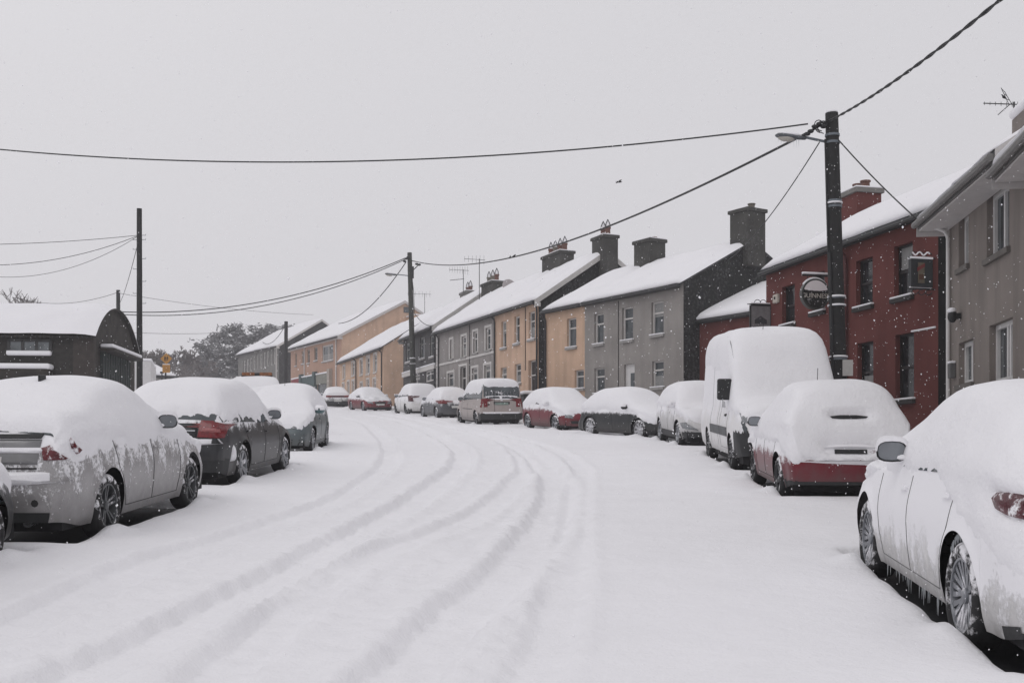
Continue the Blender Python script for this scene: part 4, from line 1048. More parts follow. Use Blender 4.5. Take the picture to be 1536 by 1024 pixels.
        if gutter:
            g = MB(); zg = E-k*over-t-.035
            g.tube([(x0+.02,-over-.05,zg),(x1-.02,-over-.05,zg)], .06, 8)
            g.box((x0+.03,-over+.012,zg-.07),(x1-.03,-over+.03,zg+.06))
            g.build('gutter', gutter, s.root, smooth=True)
        if fascia:   # boxed eaves
            g = MB(); zg = E-k*over-t-.11
            g.box((x0+.01,-over+.035,zg-.03),(x1-.01,-.004,zg)); g.build('soffit', fascia, s.root)
        if barge:
            for x in [(x0-.03, x1+.005)[e] for e in ends]:
                g = MB()
                for sg in (0,1):
                    a = [(-over,E-k*over-.26),(-over,E-k*over+.0),(D/2,Rz+.0),(D/2,Rz-.26)]
                    if sg: a = [(D-y,z) for y,z in a]
                    g.add([(x,y,z) for y,z in a]+[(x+.025,y,z) for y,z in a], [(0,1,2,3),(4,7,6,5),(0,4,5,1),(1,5,6,2),(2,6,7,3),(3,7,4,0)])
                g.box((x-.002,-over,E-k*over-.30),(x+.028,.05,E-k*over-.10))
                g.build('bargeboard', barge, s.root)
        s.rf = rf
    def downpipe(s, u, mat=GUTTER, ztop=None, r=.045):
        x = s.c(u, 560)[0]; x = clamp(x, .06, s.len-.06)
        g = MB(); g.tube([(x,-.30,s.ez-.30),(x,-.10,s.ez-.45),(x,-.07,s.ez-.6),(x,-.07,s.base+.5)], r, 7); g.build('downpipe', mat, s.root, smooth=True)
    def chimney(s, u0, u1, vtop, mat, pots=(), w=.75, capm=None, y=None, potm=None, snow=True, hood=True, vbot=None):
        """u0..u1: visible faces (front face plus gable-side face)"""
        y = s.D/2 if y is None else y
        xa, za = s.c(u0, vtop, y-w/2); xb, _ = s.c(u1, vtop, y+w/2)
        x0 = xa; x1 = max(xa+.5, xb); z1 = za; zb = s.ez+s.rise*.45
        mb = MB(); mb.box((x0,y-w/2,zb),(x1,y+w/2,z1-.14)); ch = mb.build('chimney', mat, s.root)
        mb = MB(); mb.box((x0-.07,y-w/2-.07,z1-.137),(x1+.07,y+w/2+.07,z1)); mb.build('cap', capm or mat, ch, bevel=.015)
        if snow:
            mb = MB(); mb.box((x0-.06,y-w/2-.06,z1+.003),(x1+.06,y+w/2+.06,z1+.05)); mb.build('cap_snow', SN, ch, smooth=True, bevel=.03)
        for i, (f, h, kind) in enumerate(pots):
            x = lerp(x0, x1, f); mb = MB(); Mt = Matrix.Translation((x, y, z1))
            mb.lathe([(.0,0),(.13,0),(.125,h*.8),(.155,h*.84),(.155,h),(.10,h),(.10,h*.8)], 14, Mt)
            p = mb.build('chimney_pot', potm or (POT if kind != 'g' else POTG), ch, smooth=True)
            if hood and kind != 'p':      # wire and sheet hood, snow caught inside
                q = MB(); q.lathe([(.12,h),(.10,h+.12),(.03,h+.30),(0,h+.33)], 6, Mt); q.build('snow_cone', SN, p, smooth=True)
                q = MB()
                for a in range(4):
                    t = a*math.pi/2+.4; q.tube([(x+.15*math.cos(t),y+.15*math.sin(t),z1+h),(x+.13*math.cos(t),y+.13*math.sin(t),z1+h+.16),(x,y,z1+h+.38)], .02, 5)
                q.build('hood', DARKMETAL, p)
        return ch
def aerial(name, label, base, top, heading, n, span, horiz=True, tilt=0., k=1.):
    """rooftop television aerial: mast, boom, elements"""
    r = thing(name, label, 'aerial', base, heading, 'television aerials on the roofs')
    h = top-base[2]; mb = MB(); mb.tube([(0,0,0),(0,0,h)], .022, 6); mb.build('mast', DARKMETAL, r)
    b = MB(); b.tube([(-span*.72,0,h-.06),(span*.28,0,h-.06+tilt)], .014, 5); bm_ = b.build('boom', DARKMETAL, r)
    e = MB()
    for i in range(n):
        x = lerp(-span*.70, span*.22, i/(n-1)); l = lerp(.16, .28, i/(n-1))*k
        e.tube([(x,0,h-.06-(0 if horiz else 0)-(l if not horiz else 0)),(x,0,h-.06+l)] if not horiz else [(x,-l,h-.06),(x,l,h-.06)], .007, 4)
    e.build('elements', DARKMETAL, r); return r

def buildings():
    # ---- the oxblood pub
    H = House('pub', 'oxblood red pub with deep dark windows behind the thick wooden pole', 'pub', (9.1,24.2), (7.2,32.1), 7.0, (1372,333), 1.85, 'buildings near the pub', .16, .12)
    pub = H
    k = dict(rev=.17, frame=DARKFR, sill=mat_basic('black_sill', (.035,.033,.032), .8), sash='M', fw=.05, glass=GLASSD)
    H.window(1173,1192,428,487, **k); H.window(1218,1237,408,468, **k); H.window(1284,1309,388,460, **k); H.window(1341,1369,366,446, curtain='high', **k)
    H.window(1286,1310,513,603, curtain='low', **k); H.window(1343,1371,500,600, **k)
    x0,z0,x1,z1 = H.rect(1180,1208,540,640); H.opening(x0,max(.2,z0),x1,z1, rev=.17, frame=DARKFR, door=DARKFR, name='door')
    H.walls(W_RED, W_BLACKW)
    H.roof(.16, .05, .17, seed=1.)
    H.downpipe(1272, mat_basic('red_pipe', (.07,.018,.018), .5))
    mb = MB(); a = H.c(1368,497); b = H.c(1404,490.5)
    mb.tube([(a[0],-.012,a[1]),(b[0],-.012,b[1])], .022, 5); mb.build('cable_snow', SN, H.root)
    H.chimney(1258, 1322, 293, W_RED, ((.38,.26,'p'),(.80,.26,'t')), .8, W_CONC, hood=False)
    # the dark boundary of the gable and its bracket
    # ---- red single storey wing between the pub and the grey house
    H = House('red_annexe', 'low red annexe with a snowy roof between the pub and the grey house', 'annexe', (9.4,39.1), (6.42,43.75), 6.5, (1027,488), 1.5, 'buildings near the pub')
    x0,z0,x1,z1 = H.rect(1075,1100,540,600); H.opening(x0,z0,x1,z1, rev=.15, frame=DARKFR)
    H.walls(W_RED, W_DARK); H.roof(.15, .03, .20, gutter=GUTTER, seed=2.)
    # ---- grey + apricot pair under one roofline
    Pl, Pr = Vector((1.47,50.0)), Vector((6.40,42.3))
    # the paint changes at photo column 877
    o = Vector((0,0)); d = (Pr-Pl); 
    t = None
    for i in range(2001):
        q = Pl+d*(i/2000)
        if 768+q.x/q.y*F >= 877: t = i/2000; break
    Pm = Pl+d*t
    H = House('grey_house', 'grey rendered two storey house with a white door, beside the low red annexe', 'house', tuple(Pr), tuple(Pm), 7.0, (1025,428.5), 1.85)
    k = dict(rev=.15, sash='T', fw=.055)
    for a in ((891.5,905.5,470,516),(933,949.5,460.5,510.5),(977,995.5,452,502)): H.window(*a, **k)
    for a in ((891.5,907,551.5,590),(978,995.5,541,581)): H.window(*a, **k)
    x0,z0,x1,z1 = H.rect(936,952,546,620); H.opening(x0,max(.35,z0),x1,z1, rev=.15, door=WHITEP, frame=WHITEP)
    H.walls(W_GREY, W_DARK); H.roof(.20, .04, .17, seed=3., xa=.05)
    mb = MB(); x = H.c(928,470)[0]; mb.tube([(x,-.02,H.ez-.3),(x,-.02,1.6)], .014, 5); mb.build('wall_cable', GUTTER, H.root)
    H.chimney(1095, 1148, 317, W_CHIM, ((.30,.12,'p'),(.72,.22,'g')), .95, hood=False, snow=False)
    grey = H
    H = House('apricot_house', 'narrow apricot house joined to the grey house under the same roofline', 'house', tuple(Pm), tuple(Pl), 7.0, (850,462.4), 1.85)
    H.ez = grey.ez+grey.z0-H.z0
    H.window(850.5,864.5,477,521, **k); H.window(862,875.8,554.6,583, **k)
    H.walls(W_ORANGE, W_DARK); H.roof(.20, .04, .17, seed=3.7, xb=H.len-.05)
    H.downpipe(820)
    H.chimney(951, 998, 363, W_CHIM, ((.25,.12,'p'),(.5,.12,'p'),(.75,.12,'p')), .85, hood=False)
    # ---- orange house + grey house with string course
    Pr, Pl = Vector((1.25,53.4)), Vector((-4.44,66.8)); d = Pr-Pl
    for i in range(2001):
        q = Pl+d*(i/2000)
        if 768+q.x/q.y*F >= 742: t = i/2000; break
    Pm = Pl+d*t
    H = House('orange_house', 'orange house with three tall upper windows and a dark door, next above the apricot house', 'house', tuple(Pr), tuple(Pm), 7.2, (808,452), 2.45)
    for a in ((752,759.5,481.6,522),(771.6,779.5,474,515.5),(793,802.5,467,509)): H.window(*a, rev=.15, fw=.07)
    for a in ((751,760,551,580),(772,781.5,545.5,575)): H.window(*a, rev=.15, fw=.07)
    x0,z0,x1,z1 = H.rect(792.6,803.8,540,605); H.opening(x0,max(.3,z0),x1,z1, rev=.2, door=DARKFR, frame=TRIM)
    H.walls(W_ORANGE2, W_DARK); H.roof(.26, .10, .17, barge=TRIM, seed=4., xa=.11, ends=(1,))
    H.downpipe(743.5); H.downpipe(807)
    mb = MB(); x = H.c(788.5,470)[0]; mb.tube([(x,-.02,H.ez-.3),(x,-.02,2.4)], .018, 5); mb.build('wall_cable', GUTTER, H.root)
    H.chimney(813, 861, 386, W_CHIM, ((.12,.42,'t'),(.37,.42,'g'),(.63,.42,'t'),(.88,.42,'t')), .8)
    H.chimney(888, 927, 358, W_CHIM, ((.35,.42,'t'),(.75,.42,'t')), .8)
    org = H
    H = House('quoined_house', 'pale grey house with white window surrounds, between the orange and dark stone houses', 'house', tuple(Pm), tuple(Pl), 7.2, (742,473), 2.45)
    H.ez = org.ez+org.z0-H.z0
    for a in ((675,679.5,509,538),(692.6,699.5,504,535),(710,716.5,497,529),(728.7,736.5,491,525)): H.window(*a, rev=.12, fw=.09, surround=TRIM, snow=False)
    for a in ((671.6,681,559,580),(708,716.8,551.6,574),(726.5,736.2,547,571)): H.window(*a, rev=.12, fw=.08, surround=TRIM, snow=False)
    x0,z0,x1,z1 = H.rect(690,699.5,549,600); H.opening(x0,max(.3,z0),x1,z1, rev=.2, door=DARKFR, frame=TRIM, surround=TRIM)
    H.walls(W_GREY2, W_DARK); H.roof(.26, .10, .17, seed=4.6, xb=H.len-.11)
    zs = H.c(700,537.5)[1]; mb = MB(); mb.box((.02,-.04,zs-.06),(H.len-.02,.0025,zs+.06)); mb.build('string_course', TRIM, H.root)
    mb = MB(); z = .0
    while z < H.ez-.5: mb.box((.0,-.025,z),(.35 if int(z/.36)%2 else .22,.0025,z+.33)); z += .36
    mb.build('quoins', TRIM, H.root); H.downpipe(659)
    mb = MB(); x = H.c(705,505)[0]; mb.tube([(x,-.03,H.ez-.3),(x,-.03,1.6)], .02, 5); mb.build('wall_cable', GUTTER, H.root)
    H.chimney(722, 757, 427, W_CHIM, ((.15,.42,'g'),(.5,.42,'g'),(.85,.42,'t')), .8)
    quo = H
    # ---- dark stone house with a shopfront
    H = House('dark_stone_house', 'dark stone house with a pale shopfront band behind the leaning lamp pole', 'house', (-4.60,68.6), (-7.3,76.1), 7.6, (656,489), 2.6)
    for a in ((609,617,514,543),(630,636.8,505.5,538),(645,652.3,503,535)): H.window(*a, rev=.12, fw=.08, frame=mat_basic('grey_frame', (.25,.25,.24), .6))
    for a in ((638,650.5,555,572),(618,630,562,580)): H.window(*a, rev=.12, fw=.10, sill=None, sash='TV')
    H.walls(W_STONE, W_DARK); H.roof(.30, .10, .18, barge=TRIM, seed=5.)
    zb = H.c(630,556)[1]; mb = MB(); mb.box((.05,-.12,zb-.14),(H.len-.05,.0025,zb+.12)); sf = mb.build('shop_fascia', TRIM, H.root)
    mb = MB(); mb.box((.04,-.14,zb+.125),(H.len-.04,-.005,zb+.21)); mb.build('ledge_snow', SN, sf, smooth=True, bevel=.03)
    H.downpipe(653)
    H.chimney(690, 717, 440, W_CONC, ((.33,.34,'t'),(.75,.34,'t')), .8, potm=POT)
    dark = H
    # ---- low orange house on the bend
    H = House('low_orange_house', 'low orange house with slim pale windows, in front of the big peach building', 'house', (-9.3,82.0), (-14.4,94.7), 9.0, (575,522.5), 2.9)
    for a in ((515,517.6,549,568),(528,532,543,563),(540.3,544,539,562),(550,554.6,535,560.6),(560.8,565.3,531,558)): H.window(*a, rev=.10, fw=.10, surround=TRIM, snow=False, sill=TRIM)
    for a in ((513.7,516.5,575,590),(521.2,524.2,572,590),(528.4,531.6,571,590),(540.6,543.9,574,590),(550,553.8,569,588),(560,563.8,568,586)): H.window(*a, rev=.10, fw=.10, surround=TRIM, snow=False, sill=TRIM)
    H.walls(W_ORANGE, W_ORANGE2); H.roof(.22, .08, .2, seed=6.); H.downpipe(535); H.downpipe(573.5)
    # lean-to roof piece and dark gateway beside its gable
    mb = MB(); mb.box((H.len+.02,3.2,-.5),(H.len+2.2,3.4,2.6)); mb.build('gateway', W_DARK, H.root)
    mb = MB(); mb.box((H.len+2.21,3.0,-.5),(H.len+2.5,3.5,3.2)); mb.build('gate_pier', TRIM, H.root)
    low = H
    # ---- big peach building
    H = House('peach_building', 'big peach building with a broad gable and shopfronts at street level', 'building', (-15.8,105.0), (-22.9,117.3), 12.8, (503,508), 3.5, over=.45, box=.1)
    for a in ((442.6,445.2,530,549),(452.6,456.2,526.6,546),(460.8,464.6,524,545),(471.3,476.2,520.5,541)): H.window(*a, rev=.12, fw=.12, frame=mat_basic('buff_frame', (.30,.26,.22), .6))
    H.window(483.2,499.8,517,541.5, rev=.12, fw=.12, sash='VP')
    H.walls(W_ORANGE3, W_ORANGE2); H.roof(.45, .15, .2, barge=SOFFIT, seed=7., gutter=GUTTER, fascia=SOFFIT)
    zt = H.c(490,560)[1]; cols = [((.22,.03,.035),(440,453.5)),((.05,.085,.085),(455,472)),((.20,.20,.17),(477,495))]
    for i, (cc, (ua, ub)) in enumerate(cols):
        xa, xb = H.c(ua,560)[0], H.c(ub,560)[0]; xa = max(.1, xa)
        mb = MB(); mb.box((xa,-.22,zt-.95),(xb,-.004,zt)); f = mb.build('shop_fascia', mat_basic('fascia_paint', cc, .6, .25, 4), H.root)
        mb = MB(); mb.box((xa-.02,-.27,zt+.003),(xb+.02,-.01,zt+.14)); mb.build('ledge_snow', SN, f, smooth=True, bevel=.04)
        mb = MB(); mb.box((xa+.1,-.05,zt-3.4),(xb-.1,-.006,zt-.97)); mb.build('shop_window', GLASS, f)
    for u in (454.2,474.5,496.8):
        xa = H.c(u,560)[0]; mb = MB(); mb.box((xa-.3,-.34,zt-3.6),(xa+.3,-.002,zt+.35)); mb.build('shop_pilaster', mat_basic('teal_paint', (.05,.085,.085) if u < 490 else (.36,.32,.28), .6, .2, 5), H.root)
    H.downpipe(457.5, TRIM, r=.06); H.downpipe(505, TRIM, r=.07)
    # flat annex box on its gable
    mb = MB(); mb.box((H.len+.01,6.6,-1),(H.len+2.0,12.4,H.ez+1.9)); ax = mb.build('side_block', W_ORANGE2, H.root)
    mb = MB(); mb.box((H.len+.03,6.5,H.ez+1.905),(H.len+2.08,12.5,H.ez+2.02)); mb.build('ledge_snow', SN, ax, smooth=True, bevel=.04)
    y = 6.1; xg, zg = H.len, H.ez+2.6
    mb = MB(); mb.box((xg+.003,6.3,H.ez+2.35),(xg+.05,6.85,H.ez+2.9)); mb.build('gable_window', GLASS, H.root)
    # ---- two dark gabled houses up the hill
    k = dict(rev=.15, fw=.14, frame=TRIM, sill=None)
    H = House('dormered_house', 'dark gabled house with a row of slim pale windows beyond the peach building', 'house', (-27.8,135.0), (-31.5,140.2), 11.2, (418,519), 3.4)
    for u in (391.2,396.3,401.4,406.5,411.4): H.window(u-1.5,u+1.5,531-(u-391)*.45,553-(u-391)*.35, **k)
    H.walls(W_CONC, W_DARK); H.roof(.35,.12,.2, barge=TRIM, seed=8.); H.downpipe(415.5, TRIM, r=.09)
    H = House('gabled_house', 'dark gabled house at the top of the row, partly behind its twin', 'house', (-31.8,142.5), (-36.0,149.0), 11.2, (390,525), 3.3)
    for u in (366.5,371.2,376,380.8,385.6): H.window(u-1.5,u+1.5,541-(u-366)*.45,560-(u-366)*.35, **k)
    H.walls(W_CONC, W_DARK); H.roof(.35,.12,.2, barge=TRIM, seed=9.)
    # ---- taupe houses at the right edge
    H = House('taupe_house', 'taupe house with boxed white eaves, beside the oxblood pub', 'house', (7.40,16.1), (7.95,20.6), 7.0, (1424,339), 2.3, 'buildings near the pub', .55, .14)
    taupe = H
    k = dict(rev=.15, frame=WHITEP, sill=mat_basic('dark_sill', (.12,.11,.10), .8), fw=.075, snow=False, sproj=.06)
    H.window(1438,1453,322,400, sash='V', **k); H.window(1480,1514,281,380, sash='V', **k)
    H.window(1438,1460,511,575, sash='V', **k); H.window(1484,1519,482,572, sash='VP', **k)
    H.walls(W_TAUPE); H.roof(.55, .10, .07, barge=SOFFIT, fascia=SOFFIT, gutter=mat_basic('weathered_gutter', (.16,.155,.15), .5), seed=10.)
    x, z = H.c(1441,474); mb = MB(); mb.ball((x,-.14,z),.09,10,7,(1,.9,1.3)); mb.box((x-.05,-.14,z-.05),(x+.05,-.002,z+.05)); wl = mb.build('wall_lamp', BLACK, H.root, smooth=True)
    mb = MB(); mb.ball((x,-.15,z+.10),.09,10,6,(1,.9,.6)); mb.build('lamp_snow', SN, wl, smooth='all')
    x, z = H.c(1432,556); mb = MB(); mb.box((x-.09,-.10,z-.13),(x+.09,-.002,z+.13)); mt = mb.build('meter_box', mat_basic('meter_grey', (.10,.10,.10), .6), H.root, bevel=.01)
    mb = MB(); mb.box((x-.10,-.11,z+.132),(x+.10,-.004,z+.17)); mb.build('box_snow', SN, mt, bevel=.015)
    x, z = H.c(1433,338); mb = MB(); mb.tube([(.10,-.55,H.ez-.42),(.10,-.10,H.ez-.62),(.10,-.05,H.ez-.75),(.10,-.05,-.8)], .035, 8); mb.build('downpipe', WHITEP, H.root, smooth=True)
    xa, zt = H.c(1518,181,3.1); mb = MB(); mb.box((xa,3.1,H.ez+1.2),(xa+1.1,3.95,zt)); ch = mb.build('chimney', W_TAUPE, H.root)
    mb = MB(); mb.box((xa-.06,3.02,zt+.003),(xa+1.16,4.03,zt+.24)); mb.build('cap_snow', SN, ch, smooth=True, bevel=.10)
    mast = H.Pl+H.dx*(xa+.05)+H.dy*3.04
    x, z = H.c(1529,240); mb = MB(); mb.tube([(H.len-.02,-.03,H.ez-.9),(H.len-.05,-.04,H.ez-2.4)], .015, 5); mb.build('wall_cable', GUTTER, H.root)
    H = House('edge_house', 'taupe house with a lower snowy gutter, joined to the taupe house beside the pub', 'house', (6.0,8.6), (7.37,15.95), 7.0, (1536,212), 2.6, 'buildings near the pub')
    H.ez = taupe.ez+taupe.z0-H.z0-.20
    x = H.len*.45; H.opening(x, 1.0, x+1.2, 2.2, **k); H.opening(x, 3.3, x+1.2, 4.3, **k); H.opening(.8,.3,1.7,2.3, rev=.2, door=WHITEP, frame=WHITEP)
    H.walls(W_TAUPE); H.roof(.55, .12, .13, barge=SOFFIT, fascia=SOFFIT, gutter=mat_basic('weathered_gutter', (.16,.155,.15), .5), seed=11.)
    # aerials
    aerial('roof_aerial', 'television aerial on a tall mast beside the three pot chimney', px(719,452,67.0), px(719,388,67).z, R(20), 6, 1.3, horiz=False)
    r = aerial('roof_aerial', 'television aerial with two booms by the concrete chimney', px(695,440,74), px(695,404,74).z, R(15), 8, 1.3, horiz=False)
    mb = MB(); h = px(695,404,74).z-px(695,440,74).z; mb.tube([(-.9,0,h-.75),(.05,0,h-.62)], .02, 5); mb.build('lower_boom', DARKMETAL, r)
    aerial('roof_aerial', 'television aerial on the roof behind the leaning lamp pole', px(637,476,96), px(637,440,96).z, R(10), 7, 2.0, horiz=False)
    Ym = mast.y; b = px(1521,196,Ym); r = aerial('roof_aerial', 'long comb shaped aerial with a bird on it above the taupe house', b, px(1521,153,Ym).z, R(6), 8, 1.05, horiz=False, k=.24)
    mb = MB(); mb.box((.01,-.01,.25),(.16,.02,.29)); mb.build('wall_clamp', DARKMETAL, r)
    mb = MB(); h = px(1521,153,Ym).z-b.z
    for q in ((-.02,.22),(-.10,.30)): mb.tube([(q[0]-.02,0,h-.08),(q[0]-.22,0,h+q[1]+.02)], .009, 4)
    for t in (.35,.65,.95): mb.tube([(lerp(-.04,-.24,t),0,lerp(h-.08,h+.24,t)),(lerp(-.12,-.32,t),0,lerp(h-.08,h+.32,t))], .007, 4)
    mb.tube([(-.10,0,h-.06),(-.40,0,h-.32)], .010, 4); mb.build('reflector_grid', DARKMETAL, r)
    # satellite dishes
    def dish(label, c, rad, yaw, mat):
        r = thing('satellite_dish', label, 'satellite dish', c, yaw, 'satellite dishes'); M = Matrix.Rotation(R(75), 4, 'X')
        mb = MB(); mb.lathe([(0,-.10*rad),(rad*.5,-.07*rad),(rad,.12*rad),(rad,.16*rad),(rad*.5,-.03*rad),(0,-.06*rad)], 22, M); mb.build('dish', mat, r, smooth=True)
        mb = MB(); mb.tube([(0,.05,-rad*.5),(0,.35,-rad*1.0)], .03, 6); mb.tube([(0,0,-rad*.9),(0,-rad*.9,-rad*.25)], .02, 5); mb.build('arm', DARKMETAL, r)
    dish('pale satellite dish on the roof beside the three pot chimney', px(763.5,430,65.5), .44, R(25), mat_basic('pale_dish', (.40,.37,.37), .6))
    dish('dark satellite dish on the gable of the low orange house', px(598.5,551,84), .50, R(-30), mat_basic('dark_dish', (.045,.045,.045), .6))
    return dict(pub=pub, grey=grey, org=org, taupe=taupe, dark=dark, low=low)
# ---------------------------------------------------------------- poles, wires, signs, shed, trees, birds, falling snow
WOOD = mat_dusted('creosoted_pole', (.016,.016,.016), .29, 12, .85, zs=0.)
WOODG = mat_dusted('weathered_pole', (.040,.042,.036), .25, 12, .85)
WIRE = mat_basic('cable_black', (.016,.017,.018), .6, .1, 5, bstr=0)
SNOWLINE = mat_snow('wire_snow', SNOW, .1)
GALV = mat_basic('galvanised_steel', (.16,.18,.20), .5, .2, 9, metallic=.4)

def pole(name, label, base, top, r0, r1, mat, group='wooden utility poles'):
    t = thing(name, label, 'utility pole', base, 0., group)
    d = Vector(top)-Vector(base); n = 10
    mb = MB(); mb.tube([Vector((0,0,-.4))]+[d*(i/n)+Vector((.012*nz((i,base[0],0)),.012*nz((i,3,base[1])),0))*(1 if i<n else 0) for i in range(n+1)], r0, 14, r1=r1)
    mb.build('shaft', mat, t, smooth=True)
    return t, d
def lamp_arm(t, p0, p1, head_len, mat=GALV):
    mb = MB(); d = (p1-p0); mb.tube([p0, p0+d*.5, p1], .03, 8); a = mb.build('lamp_arm', mat, t, smooth=True)
    dh = Vector((d.x, d.y, 0)).normalized(); c = p1+dh*head_len*.45
    M = Matrix.Translation(c) @ Matrix.Rotation(math.atan2(dh.y, dh.x), 4, 'Z') @ Matrix.Rotation(R(-6), 4, 'Y')
    L = head_len
    mb = MB(); n = 12; rings = [(-.55,.035,.035),(-.50,.05,.05),(-.25,.075,.06),(0,.11,.075),(.3,.125,.07),(.45,.10,.055),(.52,.04,.02)]
    vs = []; 
    for x, w, h in rings:
        for k in range(n):
            a2 = 2*math.pi*k/n; vs.append(M @ Vector((x*L, w*math.cos(a2)*L/.7, h*math.sin(a2)*L/.7*(1 if math.sin(a2) > 0 else .75))))
    fs = [(i*n+k, i*n+(k+1)%n, (i+1)*n+(k+1)%n, (i+1)*n+k) for i in range(len(rings)-1) for k in range(n)]+[tuple(range(n)), tuple((len(rings)-1)*n+k for k in range(n))]
    mb.add(vs, fs); h = mb.build('lamp_head', mat_basic('lamp_shell', (.10,.11,.12), .5, .2, 9), t, smooth='all')
    mb = MB(); mb.ball((0,0,0), .5, 12, 7, (.62*L,.30*L,.26*L)); mb.v = [tuple(M @ (Vector(v)+Vector((.14*L,0,-.045*L)))) for v in mb.v]
    mb.build('lamp_bowl', mat_basic('lamp_bowl', (.42,.40,.36), .3, .1, 9), h, smooth='all')
    mb = MB(); mb.ball((0,0,0), .5, 12, 7, (.85*L,.28*L,.13*L)); mb.v = [tuple(M @ (Vector(v)+Vector((.02*L,0,.085*L)))) for v in mb.v]
    mb.build('lamp_snow', SN, h, smooth='all')
    rr = random.Random(5); mb = MB()
    for k in range(9):
        p = M @ Vector((lerp(-.3,.4,k/8)*L, rr.uniform(-.03,.03), -.07*L)); mb.tube([p, p-Vector((0,0,rr.uniform(.06,.2)))], .006, 5, r1=.001)
    mb.build('icicle_fringe', mat_basic('lamp_ice', (.5,.53,.55), .15, .1, 8, bstr=0), h)
def cable(label, a, b, sag, r, twist=False, snow=0., name='overhead_cable', n=40, group='overhead cables'):
    a, b = Vector(a), Vector(b); pts = []
    for i in range(n+1):
        t = i/n; p = a.lerp(b, t); p.z -= sag*4*t*(1-t); pts.append(p)
    mb = MB(); o = a.copy()
    q = [p-o for p in pts]
    if twist:
        m = n*6; s = []
        def P(t): p = a.lerp(b,t); p.z -= sag*4*t*(1-t); return p-o
        L = (b-a).length; u = (b-a).normalized().cross(Vector((0,0,1))).normalized()
        for ph in (0, math.pi):
            mb.tube([P(i/m)+(u*math.cos(ph+i/m*L*5)+Vector((0,0,math.sin(ph+i/m*L*5))))*r*.62 for i in range(m+1)], r*.78, 5)
    else: mb.tube(q, r, 6)
    w = mb.build(name, WIRE, None, smooth=True); w.location = o
    tag(w, label, 'cable', group)
    return w
def make_poles():
    # the big pole in front of the pub
    Y = 24.3; base = Vector((7.05, Y, ground(7.05,Y)+.05)); top = px(1247.5,170,Y)
    t, d = pole('lamp_pole', 'thick dark wooden pole with a street lamp and cables in front of the red pub', base, top, .185, .135, WOOD)
    for v in (205,216,304,312,448,460,540):
        z = px(1247,v,Y).z-base.z; rr = lerp(.185,.135,z/d.z)+.006; o = d*(z/d.z)
        B = MB(); B.lathe([(rr,0),(rr+.012,.0),(rr+.012,.05),(rr,.05)], 16, Matrix.Translation((o.x,o.y,z))); B.build('steel_band', GALV, t)
    for v in (310,450,463,540):
        z = px(1247,v,Y).z-base.z+.055; rr = lerp(.185,.135,z/d.z)+.012; o = d*(z/d.z)
        B = MB(); B.lathe([(rr-.03,.0),(rr+.022,.0),(rr+.016,.035),(rr-.03,.045)], 16, Matrix.Translation((o.x,o.y,z))); B.build('band_snow', SN, t, smooth='all')
    B = MB(); pts = []
    for v in (210,300,380,460,560): z = px(1247,v,Y).z-base.z; pts.append(Vector((d.x*z/d.z-.17, -.06, z)))
    B.tube(pts, .022, 6); pts = [p+Vector((.02,-.05,0)) for p in pts[2:]]; B.tube(pts, .03, 6); B.build('riser_cable', WIRE, t)
    B = MB(); q = Matrix.Translation((0,0,d.z-.02)); B.lathe([(0,0),(.135,0),(.12,.05),(0,.07)], 12, Matrix.Translation(d)); B.build('cap_snow', SN, t, smooth='all')
    pa = px(1240,213,Y)-base; pb = px(1205,205.5,Y)-base; lamp_arm(t, pa, pb, .62)
    B = MB(); rr = random.Random(9)      # clamps, insulators and looped tails below the pole top
    for k, (u, v) in enumerate(((1222,190),(1229,186),(1235,190),(1216,197),(1211,201))):
        p = px(u,v,Y-.12)-base; B.ball(p, .055, 8, 5, (1.3,1,.8)); B.tube([p, p+Vector((.07,0,.04))], .022, 5)
    for k in range(4):
        c = px(1228+k*4,188+3*(k%2),Y-.1)-base; B.tube([c+Vector((.13*math.cos(a)*(.7+.2*k),.03*k,.11*math.sin(a))) for a in [i*.5 for i in range(10)]], .011, 5)
    B.tube([px(1206,203,Y-.1)-base, px(1240,182,Y-.1)-base], .03, 6); B.build('cable_clamps', WIRE, t, smooth=True)
    B = MB(); z0 = px(1247,545,Y).z-base.z; B.box((-.02,-.205,z0-.28),(.20,-.195,z0+.06)); B.build('notice', mat_basic('white_notice', (.5,.49,.47), .7), t)
    main = base+d
    # second pole on the bend
    Y = 71.5; base = Vector(px(621,579,Y)); base.z = ground(base.x,Y); top = px(614.3,379,Y)
    t, d = pole('lamp_pole', 'leaning grey wooden pole with a small street lamp in front of the dark stone house', base, top, .20, .145, WOODG)
    lamp_arm(t, px(613.5,413.5,Y)-base, px(594,411.5,Y)-base, .72)
    B = MB()
    for u, v in ((609,388),(607,392),(612,386),(625,396),(629,397)): B.ball(px(u,v,Y-.15)-base, .09, 8, 5, (1.2,1,.8))
    B.tube([px(617,408,Y)-base, px(628,397,Y)-base], .03, 5); B.box(tuple(px(617,415,Y-.15)-base-Vector((.05,.05,.1))), tuple(px(619.5,402,Y-.15)-base+Vector((.05,.05,.1)))); B.build('cable_clamps', WIRE, t, smooth=True)
    B = MB(); B.tube([px(617.5,410,Y-.1)-base, px(620.8,440,Y-.1)-base, px(621.5,470,Y-.1)-base], .02, 5); B.build('riser_cable', WIRE, t)
    B = MB()
    for v in (538,546): 
        z = px(616,v,Y).z-base.z; o = d*(z/d.z); B.lathe([(.165,0),(.19,0),(.18,.09),(.16,.1)], 12, Matrix.Translation((o.x,o.y,z)))
    B.build('band_snow', SN, t, smooth='all'); second = base+d
    # slim pole farther up
    Y = 96; base = px(428.5,590,Y); base.z = ground(base.x,Y); top = px(429.2,482,Y)
    t, d = pole('bare_pole', 'short dark wooden pole standing before the peach building', base, top, .17, .15, WOOD); third = base+d
